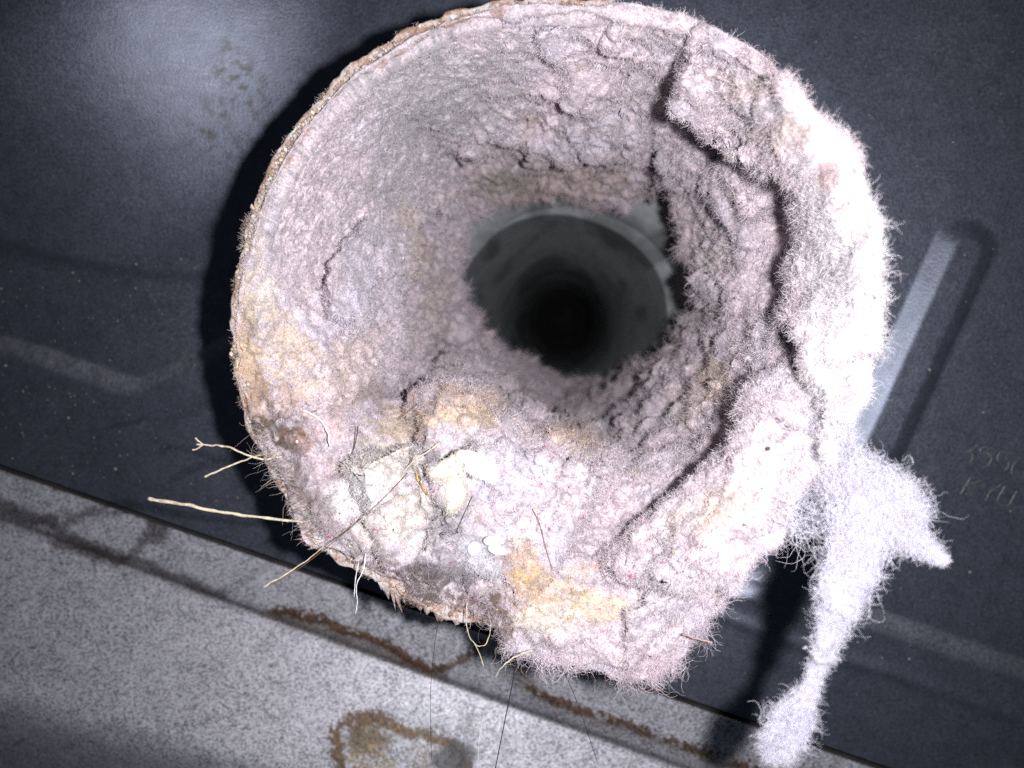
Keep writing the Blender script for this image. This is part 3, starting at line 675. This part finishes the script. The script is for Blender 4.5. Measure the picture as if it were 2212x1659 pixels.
# colour
base = np.array([.70, .59, .635])
tl = np.empty(PP.shape); tl[:] = base
ppx, ppy = proj(PP)
Qf = np.concatenate([np.zeros((NT_, 4)), Q, np.ones((NT_, 3))], 1)
nA = fbm(PP, .8, 3, .6, off=70); nB = fbm(PP, 2.2, 3, .6, off=80); nC = fbm(PP, 7, 3, .6, off=90)
def paintl(k, colr):
    global tl
    k = np.clip(k, 0, 1)[..., None]; tl = tl * (1 - k) + np.array(colr) * k
paintl(.55 * sstep(-.1, .6, nA), (.66, .60, .70)); paintl(.45 * sstep(.05, .6, nB), (.69, .56, .58)); paintl(.35 * sstep(.1, .6, -nB), (.50, .45, .48))
paintl(.55 * sstep(1690, 1790, ppx + 20 * nB) * sstep(250, 420, ppy), (.84, .80, .84))  # paler lint on the right band, with flash overexposure painted into the tint
TAN = (.66, .52, .38); ORG = (.58, .39, .23); GRY = (.44, .42, .445); LAV = (.62, .60, .74); WHT = (.80, .78, .78); DRK = (.12, .10, .10); CRM = (.74, .67, .60); BRN = (.30, .16, .09)
patches = [(960, 215, 130, 90, GRY, .8), (880, 320, 90, 60, GRY, .5), (850, 430, 45, 25, GRY, .6), (1090, 130, 60, 40, GRY, .4), (1290, 285, 80, 35, GRY, .35), (1250, 320, 60, 30, LAV, .2), (1080, 400, 50, 25, (.30, .31, .29), .8), (1400, 210, 60, 60, GRY, .3), (1200, 400, 160, 45, (.46, .36, .30), .6),
 (800, 560, 60, 80, LAV, .35), (760, 660, 60, 50, LAV, .35), (1090, 1020, 80, 60, LAV, .5), (1150, 1180, 90, 60, LAV, .3), (1280, 310, 40, 30, LAV, .3),
 (560, 640, 30, 60, CRM, .7), (534, 760, 24, 70, (.56, .40, .26), .7), (548, 860, 26, 60, (.40, .25, .17), .75), (700, 850, 90, 40, (.66, .52, .46), .4), (680, 930, 60, 40, (.62, .44, .42), .5), (590, 740, 50, 60, TAN, .7), (640, 800, 60, 60, TAN, .55), (600, 880, 60, 40, (.66, .42, .34), .5), (600, 925, 55, 28, DRK, .8), (640, 955, 50, 25, BRN, .8), (610, 990, 45, 25, DRK, .5), (540, 800, 25, 60, TAN, .7), (560, 870, 25, 60, (.5, .36, .26), .7), (530, 700, 20, 80, TAN, .6), (550, 520, 22, 90, TAN, .5),
 (760, 790, 50, 60, TAN, .4), (880, 470, 25, 25, TAN, .6), (1150, 260, 30, 15, TAN, .6), (900, 690, 30, 50, TAN, .2), (905, 560, 26, 50, (.50, .40, .26), .5), (940, 640, 30, 80, (.5, .42, .34), .35),
 (860, 920, 70, 40, (.58, .45, .28), .8), (1000, 880, 85, 38, ORG, .75), (1020, 900, 50, 25, TAN, .8), (1225, 938, 50, 22, ORG, .75), (1260, 965, 30, 20, TAN, .7), (1540, 825, 35, 40, TAN, .75), (1480, 870, 30, 40, TAN, .4),
 (820, 850, 40, 30, DRK, .5), (950, 985, 34, 16, DRK, .8), (900, 1000, 30, 20, DRK, .15), (700, 1010, 60, 30, (.55, .42, .44), .5),
 (830, 1010, 80, 50, CRM, .85), (780, 1070, 60, 45, WHT, .8), (880, 1110, 70, 50, CRM, .7), (1010, 1000, 60, 30, WHT, .9), (975, 1060, 30, 50, CRM, .8), (800, 1150, 60, 35, CRM, .6), (900, 1180, 60, 35, CRM, .4),
 (640, 1050, 40, 50, DRK, .55), (670, 1110, 40, 40, (.30, .24, .22), .6), (960, 1130, 35, 50, (.28, .27, .30), .7), (965, 1230, 70, 50, (.20, .18, .20), .8), (900, 1250, 80, 30, (.18, .14, .15), .7), (1060, 1300, 60, 28, (.20, .15, .17), .7), (1000, 1200, 30, 60, (.35, .33, .36), .6),
 (1130, 1205, 32, 50, ORG, .9), (1160, 1290, 60, 50, (.66, .44, .20), .85), (1220, 1280, 40, 40, TAN, .8), (1280, 1310, 60, 30, (.75, .58, .34), .8), (1265, 1228, 40, 18, ORG, .7), (1180, 1340, 60, 35, CRM, .7), (1110, 1150, 40, 30, WHT, .4),
 (1560, 1090, 70, 30, (.74, .55, .42), .7), (1500, 1120, 60, 30, (.74, .60, .50), .5), (1440, 1260, 60, 60, (.70, .64, .70), .5), (1640, 230, 40, 25, GRY, .5), (1700, 245, 30, 20, GRY, .6), (1690, 290, 60, 25, TAN, .5), (1600, 190, 50, 20, (.6, .46, .36), .5), (1790, 380, 20, 40, (.4, .28, .27), .7), (1520, 650, 40, 50, GRY, .4), (1540, 560, 30, 40, CRM, .4), (1560, 640, 25, 15, GRY, .6), (1450, 740, 30, 30, (.35, .30, .28), .5)]
for (x_, y_, rx, ry, c_, s_) in patches:
    e = ((ppx - x_) / rx) ** 2 + ((ppy - y_) / ry) ** 2
    paintl(s_ * (.75 if c_[0] > c_[2] * 1.5 else 1) * sstep(2.1, .1, e - nB * 1.3 - nC * 1.1), c_)
# napped, mottled look upper left: bare grey peeps between tufts
UL = np.concatenate([np.repeat(ul[:, :1], 4, 1), ul, np.repeat(ul[:, -1:], 3, 1)], 1)
tl *= (1 + .10 * np.clip(nC, -1, 1))[..., None]
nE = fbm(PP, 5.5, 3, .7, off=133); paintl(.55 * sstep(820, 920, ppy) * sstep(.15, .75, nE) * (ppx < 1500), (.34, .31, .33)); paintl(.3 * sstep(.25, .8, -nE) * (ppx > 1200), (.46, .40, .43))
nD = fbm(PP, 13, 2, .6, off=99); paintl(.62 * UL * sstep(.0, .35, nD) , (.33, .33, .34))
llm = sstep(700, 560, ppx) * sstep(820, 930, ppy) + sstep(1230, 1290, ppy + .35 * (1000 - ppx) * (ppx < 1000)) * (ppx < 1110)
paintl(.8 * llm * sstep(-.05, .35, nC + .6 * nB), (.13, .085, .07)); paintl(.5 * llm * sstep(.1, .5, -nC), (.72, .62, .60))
# rusty stain next to the rim at upper left
arc = sstep(.02, .0, np.abs(Qf - .022)) * sstep(-2.9, -2.6, TH[:, :1]) * sstep(-1.55, -1.75, TH[:, :1]) 
paintl(.8 * arc * sstep(-.3, .2, nB), (.36, .20, .13))
tl *= (1 + .16 * np.clip(fbm(PP, 4, 3, .7, off=123), -1.5, 1.5))[..., None]; tl = np.clip(tl, .02, .9)
lint = empty('lint_lining', tuple(C)); tag(lint, 'thick matted pink-grey lint coating the inside of the round pipe, ragged hole in its middle', 'lint')
NQ2 = PP.shape[1]
lf = gridfaces(NT_, NQ2, True)
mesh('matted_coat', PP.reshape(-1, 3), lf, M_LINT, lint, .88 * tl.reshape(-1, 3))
nrm = facecam(gnormals(PP, True), PP)
du = np.linalg.norm(np.roll(PP, -1, 0) - PP, axis=-1); dv = np.linalg.norm(np.gradient(PP, axis=1), axis=-1)
area = (du * dv); area[:, :4] *= .15; area[:, -3:] = 0
dist = PP[..., 1]
facing = -(nrm * PP).sum(-1) / np.linalg.norm(PP, axis=-1)
wgt = (np.minimum(area, .02) * (12 / dist) ** 1.3).ravel(); wgt /= wgt.sum()
def pick(N, w_, seed):
    g_ = np.random.default_rng(seed); i = g_.choice(len(w_), N, p=w_)
    i0, j0 = np.unravel_index(i, (NT_, NQ2)); a_ = g_.uniform(size=N)[:, None]; b_ = g_.uniform(size=N)[:, None]
    i1 = (i0 + 1) % NT_; j1 = np.minimum(j0 + 1, NQ2 - 1)
    p_ = PP[i0, j0] * (1 - a_) * (1 - b_) + PP[i1, j0] * a_ * (1 - b_) + PP[i0, j1] * (1 - a_) * b_ + PP[i1, j1] * a_ * b_
    return p_, nrm[i0, j0], tl[i0, j0], ppx[i0, j0], ppy[i0, j0], UL[i0, j0]
# short dense fuzz
N = 560000
r_, n_, c_, fx, fy, fu = pick(N, wgt, 11); g = np.random.default_rng(12)
lowr = sstep(1300, 1600, fx)                                        # longer wool to the right
ln = (.04 + .10 * g.uniform(size=N) ** 2) * (1 + .5 * lowr) * (1 - .35 * fu) * (r_[:, 1] / 12.5) ** .5
cc = np.clip(c_ * (.38 + 1.3 * g.uniform(size=(N, 1)) ** 1.3) + .02, 0, .95)
b_ = np.zeros((N, 3)); b_[:, 2] = -.25 * fu
hairs('fuzz', fibres(r_, n_, ln, 5, .68, .65, b_, 13, .6), taper(N, 5, .0036, g) * (r_[:, 1] / 12.5)[:, None], cc, M_FIB, lint); tag(bpy.data.objects['fuzz'], kind='stuff')
# longer loose wisps, more along edges and at the bottom and right
N = 42000
w2 = wgt * (.25 + 2.5 * sstep(1000, 1250, ppy).ravel() + 2.2 * sstep(1650, 1800, ppx).ravel() * sstep(250, 400, ppy).ravel() + .0) ; w2 = w2 / w2.sum()
r_, n_, c_, fx, fy, fu = pick(N, w2, 15); g = np.random.default_rng(16)
ln = .08 + .24 * g.uniform(size=N) ** 2.4
out = np.stack([(fx - CX), fx * 0, -(fy - CY)], 1) / 700
cc = np.clip(c_ * g.uniform(.9, 1.5, (N, 1)) + .05, 0, .95)
hairs('wisps', fibres(r_, n_, ln, 8, .92, .9, out * .05, 17, .8), taper(N, 8, .0026, g), cc, M_FIB, lint); tag(bpy.data.objects['wisps'], kind='stuff')
# fringe on the free outer edge of the matted sheet (bottom and right)
N = 26000; g = np.random.default_rng(18)
w3 = np.zeros((NT_, NQ2)); sel = (th > -1.0) & (th < 2.1) | (th > 2.5) | (th < -2.4); w3[sel, 2:12] = 1; boost = np.ones(NT_); boost[(th > .1) & (th < 1.5)] = 2.2; boost[(th > 2.5) | (th < -2.4)] = .9; w3 *= boost[:, None]; w3 = (w3 / w3.sum()).ravel()
r_, n_, c_, fx, fy, fu = pick(N, w3, 19)
out = np.stack([(fx - CX), fx * 0, -(fy - CY)], 1); out /= np.linalg.norm(out, axis=1, keepdims=True)
cl = sstep(-.2, .4, fbm(r_, 2.5, 2, off=31)); ln = (.05 + .20 * g.uniform(size=N) ** 2.2) * (.3 + cl) * (1 + 1.2 * sstep(1150, 1350, fy) + .8 * sstep(1700, 1850, fx) * sstep(350, 500, fy))
dirn = out * .8 + n_ * .1 + np.array([0, 0, -.25]); dirn /= np.linalg.norm(dirn, axis=1, keepdims=True)
hairs('edge_fringe', fibres(r_, dirn, ln, 8, .85, 1.0, None, 20, 1.), taper(N, 8, .0028, g), np.clip(c_ * g.uniform(.9, 1.4, (N, 1)) + .05, 0, .95), M_FIB, lint); tag(bpy.data.objects['edge_fringe'], kind='stuff')
# soft fringe round the hole, reaching over the bare metal
N = 9000; g = np.random.default_rng(51); w5 = np.zeros((NT_, NQ2)); w5[:, -14:-3] = 1; w5 = (w5 * (.4 + sstep(-.1, .5, noise(np.stack([np.cos(th) * 6, np.sin(th) * 6, th * 0 + 8], -1))))[:, None]); w5 = (w5 / w5.sum()).ravel()
r_, n_, c_, fx, fy, fu = pick(N, w5, 52); inn = np.stack([(HX - fx), fx * 0 - 60, (fy - HY)], 1); inn /= np.linalg.norm(inn, axis=1, keepdims=True)
hairs('hole_fringe', fibres(r_, inn, (.08 + .42 * g.uniform(size=N) ** 2.5), 8, .45, .55, None, 53, 1.), taper(N, 8, .0048, g), np.clip(c_ * g.uniform(.8, 1.3, (N, 1)), 0, .95), M_FIB, lint)['kind'] = 'stuff'
# coloured flecks caught in the mat: uncountable
N = 1300; w4 = wgt * sstep(-200, 400, (ppy - 600)).ravel() * (.4 + (ppy > 950).ravel() * 1.5) * sstep(18, 14, dist).ravel(); w4 /= w4.sum()
r_, n_, c_, fx, fy, fu = pick(N, w4, 23); g = np.random.default_rng(24)
pal = np.array([(.72, .06, .25), (.75, .55, .05), (.35, .12, .45), (.85, .82, .80), (.60, .20, .08), (.05, .05, .05)]); ci = g.choice(6, N, p=[.18, .17, .09, .34, .10, .12])
grains('coloured_fleck', r_ + n_ * .03, (.005 + .014 * g.uniform(size=N) ** 2) * np.where(g.uniform(size=N) < .08, 2.6, 1), pal[ci], M_CRUMB, lint, (n_, .4))
def lint_at(x, y, lift=0.03):
    x = np.atleast_1d(np.asarray(x, float)); y = np.atleast_1d(np.asarray(y, float)); out_ = []
    for a_, b_ in zip(x, y):
        k_ = np.argmin((ppx - a_) ** 2 + (ppy - b_) ** 2 + (Qf <= 0) * 1e5); i_, j_ = np.unravel_index(k_, ppx.shape)
        out_.append(at(np.array(a_), np.array(b_), PP[i_, j_, 1] - lift))
    return np.array(out_)

def rest_on_lint(xs, ys, Ys, lift):
    xs = np.asarray(xs, float); ys = np.asarray(ys, float); Ys = np.asarray(Ys, float).copy()
    ins = np.hypot(xs - CX, ys - CY) < Rl(np.arctan2(ys - CY, xs - CX)) - 3
    if ins.any(): Ys[ins] = np.minimum(Ys[ins], lint_at(xs[ins], ys[ins], lift)[:, 1])
    return Ys
# ================================================================ HANGING STRAND OF LINT
import bmesh
def wool(name, chains, label, cat, voxel, tintc, nf, flen, seed, rough=.25, group=None, frad=.004, down=.3, along=0, thin=1.):
    c0 = chains[0][0]; root = empty(name, tuple(at(*[np.array(float(v)) for v in c0[:3]]))); tag(root, label, cat, group)
    bm = bmesh.new()
    from mathutils import Matrix, Vector
    for ch in chains:
        pts = smooth_poly([(p[0], p[1]) for p in ch], 7); Yv = np.interp(np.linspace(0, len(ch) - 1, len(pts)), range(len(ch)), [p[2] for p in ch]); Rv = np.interp(np.linspace(0, len(ch) - 1, len(pts)), range(len(ch)), [p[3] for p in ch])
        if not along: Yv = rest_on_lint(pts[:, 0], pts[:, 1], Yv, -.02)
        if along: Rv = Rv * (1 + .45 * noise(np.stack([np.arange(len(pts)) * .21, Rv * 0, Rv * 0 + len(ch)], -1)))
        W3 = at(pts[:, 0], pts[:, 1], Yv)
        for p_, r0, Y0 in zip(W3, Rv, Yv):
            bmesh.ops.create_icosphere(bm, subdivisions=2, radius=r0 * K * Y0 / F * thin, matrix=Matrix.Translation(Vector(p_)) @ Matrix.Diagonal((1, .6, 1, 1)))
    me = bpy.data.meshes.new('body'); bm.to_mesh(me); bm.free()
    ob = bpy.data.objects.new('body', me); COL.objects.link(ob)
    md = ob.modifiers.new('r', 'REMESH'); md.mode = 'VOXEL'; md.voxel_size = voxel
    ev = ob.evaluated_get(bpy.context.evaluated_depsgraph_get()); m2 = ev.to_mesh()
    v_ = np.empty(len(m2.vertices) * 3); m2.vertices.foreach_get('co', v_); v_ = v_.reshape(-1, 3)
    nn_ = np.empty(len(m2.vertices) * 3); m2.vertices.foreach_get('normal', nn_); nn_ = nn_.reshape(-1, 3)
    fc = [tuple(p.vertices) for p in m2.polygons]; ev.to_mesh_clear(); bpy.data.objects.remove(ob)
    v_ = v_ + nn_ * (rough * (.5 * fbm(v_, 2.2, 3, .6, off=seed) + .12 * fbm(v_, 9, 2, .7, off=seed)))[:, None]
    cc_ = np.array(tintc) * (1 + .18 * fbm(v_, 3, 2, off=seed + 2))[:, None]
    mesh('lint_body', v_, fc, M_LINT, root, cc_ * (.62 if along else 1))
    g_ = np.random.default_rng(seed); i_ = g_.integers(0, len(v_), nf)
    L_ = flen * (.2 + g_.uniform(size=nf) ** 2); b_ = np.tile([0, 0, -down], (nf, 1))
    R0 = v_[i_] + g_.normal(size=(nf, 3)) * voxel * .4
    hairs('fuzz', fibres(R0, nn_[i_], L_, 7, .7, .6, b_, seed + 1, 1.), taper(nf, 7, frad, g_), np.clip(cc_[i_] * g_.uniform(.8, 1.35, (nf, 1)), 0, .95), M_FIB, root)['kind'] = 'stuff'
    if along:
        for ch in chains:
            pts = smooth_poly([(p[0], p[1]) for p in ch], 7); tt = np.linspace(0, len(ch) - 1, len(pts)); Yv = np.interp(tt, range(len(ch)), [p[2] for p in ch]); Rv = np.interp(tt, range(len(ch)), [p[3] for p in ch])
            W3 = at(pts[:, 0], pts[:, 1], Yv); T3 = np.gradient(W3, axis=0); T3 /= np.linalg.norm(T3, axis=1, keepdims=True)
            na = int(along * len(pts) / 90); k_ = g_.choice(len(pts), na, p=Rv / Rv.sum()); rw = (Rv * K * Yv / F)[k_]
            dv_ = g_.normal(size=(na, 3)); dv_ *= np.array([1, .6, 1]) * .42
            Rt = W3[k_] + dv_ * rw[:, None]; Dr = T3[k_] * np.where(g_.uniform(size=na) < .5, 1, -1)[:, None]
            La = np.minimum(.08 + .34 * g_.uniform(size=na) ** 2.2, rw * 1.6 + .06)
            hairs('long_fibres', fibres(Rt, Dr, La, 9, .3, .6, None, seed + 9, 1.), taper(na, 9, .0024, g_), np.clip(np.array(tintc) * g_.uniform(.7, 1.4, (na, 1)), 0, .95), M_FIB, root)['kind'] = 'stuff'
    return root
wool('lint_strand', [
    [(1790, 930, 10.9, 40), (1800, 990, 10.6, 50), (1840, 1050, 10.2, 68), (1860, 1110, 9.9, 70), (1855, 1170, 9.8, 62), (1840, 1230, 9.8, 52), (1818, 1290, 9.8, 42), (1794, 1350, 9.8, 27), (1774, 1420, 9.8, 15), (1750, 1480, 9.8, 13), (1722, 1530, 9.8, 28), (1700, 1570, 9.8, 44), (1690, 1600, 9.8, 32), (1672, 1630, 9.8, 12)],
    [(1850, 1040, 10.2, 55), (1920, 1060, 10.0, 48), (1950, 1110, 9.9, 50), (1965, 1150, 9.8, 30), (2002, 1185, 9.8, 18), (2038, 1208, 9.8, 8)],
    ], 'long pale lavender lint rope hanging from the right edge of the pipe mouth', 'lint strand', .035, (.68, .66, .76), 30000, .09, 50, .5, frad=.0026, down=.5, along=42000, thin=.29)
# web of wool bridging the strand and the coat
g = np.random.default_rng(61); N = 900
x0, y0 = g.uniform(1640, 1770, N), g.uniform(1040, 1160, N)
R0 = at(x0, y0, 11.3 + .4 * g.normal(size=N)); D0 = np.tile([1., -.1, .15], (N, 1)) + .8 * g.normal(size=(N, 3)); D0 /= np.linalg.norm(D0, axis=1, keepdims=True)
wb = hairs('lint_web', fibres(R0, D0, g.uniform(.3, .9, N), 10, .2, .6, None, 62), taper(N, 10, .0035, g), np.tile([.72, .70, .78], (N, 1)), M_FIB); tag(wb, 'loose web of white wool fibres bridging the pipe mouth and the hanging lint rope', 'lint web', kind='stuff')
# white and cream wads on the lower lip
wool('cotton_wad', [[(1008, 985, 12.5, 14), (1028, 1003, 12.3, 27), (1052, 1018, 12.3, 24), (1064, 1034, 12.35, 12)]], 'bright white cotton wad on the lower lip below the hole', 'cotton wad', .02, (.82, .81, .80), 2600, .07, 71, .06, 'cotton wads on the lower lint')
wool('cotton_wad', [[(1000, 985, 12.5, 14), (985, 1025, 12.3, 18), (982, 1065, 12.2, 22), (978, 1095, 12.2, 14)], [(935, 1025, 12.4, 12), (965, 1010, 12.3, 19), (990, 995, 12.4, 16)]], 'cream forked cotton wad just left of the brightest white wad', 'cotton wad', .02, (.72, .66, .57), 5200, .09, 73, .08, 'cotton wads on the lower lint')
wool('cotton_wad', [[(1010, 1175, 12.1, 22), (1030, 1200, 12.0, 30), (1060, 1222, 12.0, 26)]], 'fluffy white cotton wad cradling the smooth white pellets', 'cotton wad', .02, (.52, .50, .54), 4800, .13, 75, .10, 'cotton wads on the lower lint')
# smooth white pellets
for (x_, y_, Y_, a_, b_, ang, lb) in ((1062, 1168, 11.85, 18, 11, -.1, 'smooth white oval pellet, the upper one of the pair in the fluffy wad'), (1074, 1188, 11.85, 21, 11, .25, 'smooth white oval pellet tucked right under another pellet'), (1024, 1185, 11.9, 15, 16, .5, 'roundish white pellet half buried in fluff left of the pair')):
    bm = bmesh.new(); bmesh.ops.create_icosphere(bm, subdivisions=3, radius=1); v_ = np.array([p.co[:] for p in bm.verts]); fc = [tuple(q_.index for q_ in p.verts) for p in bm.faces]; bm.free()
    Y_ = float(rest_on_lint([x_], [y_], [Y_], .10)[0]); k_ = K * Y_ / F; v_ = v_ * np.array([a_ * k_, b_ * k_, b_ * k_]); v_ *= (1 + .05 * noise(v_ * 18 + x_))[:, None]
    ca, sa = math.cos(-ang), math.sin(-ang); v_ = np.stack([v_[:, 0] * ca - v_[:, 2] * sa, v_[:, 1], v_[:, 0] * sa + v_[:, 2] * ca], 1) + at(np.array(float(x_)), np.array(float(y_)), Y_)
    tag(mesh('white_pellet', v_, fc, M_WHITE), lb, 'pellet', 'white pellets caught in the lint')

# ================================================================ STRAWS AND HAIRS
def stick(name, pts, r0, r1, mat, label, cat, group, rough=.3, n=8, sides=8, fz=0, sub=None):
    p2 = smooth_poly([(a[0], a[1]) for a in pts], n); Yv = np.interp(np.linspace(0, len(pts) - 1, len(p2)), range(len(pts)), [a[2] for a in pts])
    Yv = rest_on_lint(p2[:, 0], p2[:, 1], Yv, .05)
    if mat not in (M_HAIR, M_HAIRB): p2 = p2 + 2.2 * np.stack([noise(np.stack([np.arange(len(p2)) * .33, p2[:, 0] * 0 + q_ * 7, p2[:, 0] * 0 + pts[0][1]], -1)) for q_ in (1, 2)], -1)
    W3 = at(p2[:, 0], p2[:, 1], Yv); rr_ = np.linspace(r0, r1, len(W3))
    if rough > .15: rr_ = rr_ * (1 + .35 * noise(np.stack([np.arange(len(W3)) * .55, np.zeros(len(W3)) + pts[0][0], np.zeros(len(W3))], -1)))
    v_, f_ = tube(W3, rr_, sides, rough, seed=pts[0][0])
    if sub:
        v_ = list(v_)
        for sb in sub:
            p3 = smooth_poly([(a[0], a[1]) for a in sb], n); Y3 = np.interp(np.linspace(0, len(sb) - 1, len(p3)), range(len(sb)), [a[2] for a in sb])
            vv, ff = tube(at(p3[:, 0], p3[:, 1], Y3), np.linspace(r0 * .8, r1, len(p3)), sides, rough); f_ = f_ + [tuple(i + len(v_) for i in q_) for q_ in ff]; v_ += list(vv)
    o = mesh(name, v_, f_, mat); tag(o, label, cat, group); return o
G1 = 'dry straws poking out of the pipe mouth'
stick('straw', [(655, 1128, 12.3), (560, 1117, 12.2), (470, 1105, 12.1), (400, 1090, 12.0), (322, 1078, 12.0)], .020, .030, M_STRAW, 'straight pale straw, the longest and lowest, poking left from the pipe', 'straw', G1)
stick('straw', [(610, 985, 12.4), (575, 992, 12.2), (540, 985, 12.1), (490, 965, 12.1), (455, 962, 12.1), (425, 960, 12.1)], .016, .014, M_STRAW, 'kinked upper straw with a forked frayed end', 'straw', G1, sub=[[(438, 961, 12.1), (425, 970, 12.1), (416, 972, 12.1)], [(440, 961, 12.1), (428, 952, 12.1), (422, 946, 12.1)]])
stick('straw', [(600, 975, 12.4), (545, 988, 12.1), (500, 1005, 12.05), (460, 1022, 12.0), (442, 1030, 12.0)], .010, .018, M_STRAW, 'straw slanting down-left across the forked one, thicker at its tip', 'straw', G1)
stick('straw', [(870, 1020, 12.2), (900, 990, 12.2), (925, 975, 12.3), (950, 955, 12.6)], .008, .014, M_STRAW, 'thin golden straw rising across the dark pocket in the lower lint', 'straw', G1)
stick('straw', [(898, 1020, 12.2), (910, 1050, 12.2), (935, 1080, 12.2)], .018, .010, plain('golden_straw', (.50, .28, .08), .6), 'short golden straw bent down beside the white wads', 'straw', G1)
stick('straw', [(700, 1180, 12.1), (660, 1212, 12.0), (610, 1245, 11.9), (568, 1268, 11.9)], .006, .014, M_STRAW, 'faint thin straw with a blob tip slanting down-left under the mouth', 'straw', G1)
stick('straw', [(1010, 1300, 12.1), (1008, 1350, 12.0), (1020, 1385, 12.0), (1045, 1395, 12.0), (1060, 1360, 12.0), (1055, 1320, 12.1)], .007, .006, M_STRAW, 'looped pale thread dangling under the torn rusty lip', 'straw', G1, rough=.5, sub=[[(1022, 1385, 12.0), (1035, 1410, 12.0), (1045, 1440, 12.0)]])
stick('straw', [(1150, 1405, 12.0), (1120, 1415, 12.0), (1090, 1435, 11.9), (1070, 1462, 11.9)], .018, .006, M_STRAW, 'tapering pale curl hanging at the lowest left corner of the lint', 'straw', G1, rough=.5)
stick('straw', [(790, 1195, 12.1), (785, 1230, 12.0), (770, 1265, 12.0), (772, 1300, 12.0), (768, 1325, 12.0)], .009, .004, M_WHITE, 'wavy white thread hanging below the lower left rim', 'straw', G1, rough=.5, sub=[[(775, 1215, 12.), (768, 1250, 12.), (765, 1290, 12.)]])
stick('straw', [(1475, 1370, 11.8), (1500, 1378, 11.6), (1538, 1388, 11.4)], .018, .012, plain('brown_thread', (.45, .33, .28), .7), 'short brownish thread sticking right from the bottom fringe', 'straw', G1)
stick('straw', [(655, 885, 12.7), (690, 905, 12.6), (708, 935, 12.5), (712, 965, 12.5)], .020, .016, plain('pale_thread', (.72, .62, .58), .5, .5, .1), 'pale curved thread lying flat on the lower left lint', 'straw', G1, rough=.1)
G2 = 'hairs hanging from and lying on the lint'
HR = [([(1115, 1410, 12.0), (1108, 1470, 12.0), (1090, 1560, 12.1), (1068, 1670, 12.2)], .0075, M_HAIR, 'long dark hair hanging straight down past the lowest pipe edge'),
 ([(1212, 1438, 12.0), (1240, 1500, 12.2), (1265, 1570, 12.6), (1290, 1645, 13.0)], .0050, M_HAIR, 'dark hair hanging down-right below the bottom fringe'),
 ([(948, 1335, 12.0), (938, 1400, 12.0), (930, 1500, 12.1), (932, 1640, 12.3)], .0042, M_HAIR, 'fine dark hair hanging from the torn rusty lip'),
 ([(1042, 1560, 13), (1035, 1600, 13), (1032, 1650, 13)], .003, M_WHITE, 'fine pale hair low down over the speckled plate'),
 ([(773, 920, 12.8), (768, 955, 12.7), (755, 1000, 12.5)], .0075, M_HAIR, 'short black bristle standing on the lower left lint'),
 ([(880, 1022, 12.3), (830, 1075, 12.0), (780, 1120, 11.9), (715, 1175, 11.9), (650, 1225, 11.9), (590, 1262, 11.9)], .0050, M_HAIRB, 'long reddish brown hair crossing the cream lint down to the left'),
 ([(1150, 1100, 12.6), (1165, 1130, 12.5), (1178, 1180, 12.4), (1192, 1228, 12.2)], .0062, M_HAIRB, 'dark curved hair on the flat lint right of the pellets'),
 ([(1020, 1072, 12.6), (1005, 1105, 12.5), (985, 1150, 12.3)], .0050, M_HAIR, 'dark hair running down from the cream wad'),
 ([(1222, 1190, 12.6), (1245, 1192, 12.6), (1265, 1193, 12.6)], .0050, M_HAIRB, 'short level brown hair near the orange stain'),
 ([(860, 905, 13.6), (905, 870, 13.9)], .0042, M_HAIRB, 'faint brown hair left of the tan patch under the hole')]
for pts, r_, mt, lb in HR:
    stick('hair', pts, r_ * 1.35, r_ * .95, mt, lb, 'hair', G2, rough=.1, sides=6)
# roots and frayed fibres bristling out at the lower left of the mouth
g = np.random.default_rng(91); N = 150
x0, y0 = np.interp(np.linspace(0, 1, N), [0, .35, .7, 1], [560, 600, 640, 700]) + g.normal(size=N) * 10, np.interp(np.linspace(0, 1, N), [0, .35, .7, 1], [920, 1000, 1070, 1170]) + g.normal(size=N) * 10
R0 = at(x0, y0, 12.1 + .15 * g.normal(size=N)); D0 = np.stack([-np.ones(N), .2 * g.normal(size=N), -.25 + .55 * g.normal(size=N)], 1); D0 /= np.linalg.norm(D0, axis=1, keepdims=True)
br = hairs('bristle_fringe', fibres(R0, D0, g.uniform(.12, .7, N) * g.uniform(.4, 1, N), 8, .15, .38, None, 92), taper(N, 8, .0036, g), np.array([(.62, .55, .50), (.50, .36, .28), (.70, .68, .70)])[g.integers(0, 3, N)] * g.uniform(.5, 1.1, (N, 1)), M_FIB); tag(br, 'bristly brown and pale fibres fraying from the lower left of the mouth', 'fibres', kind='stuff')
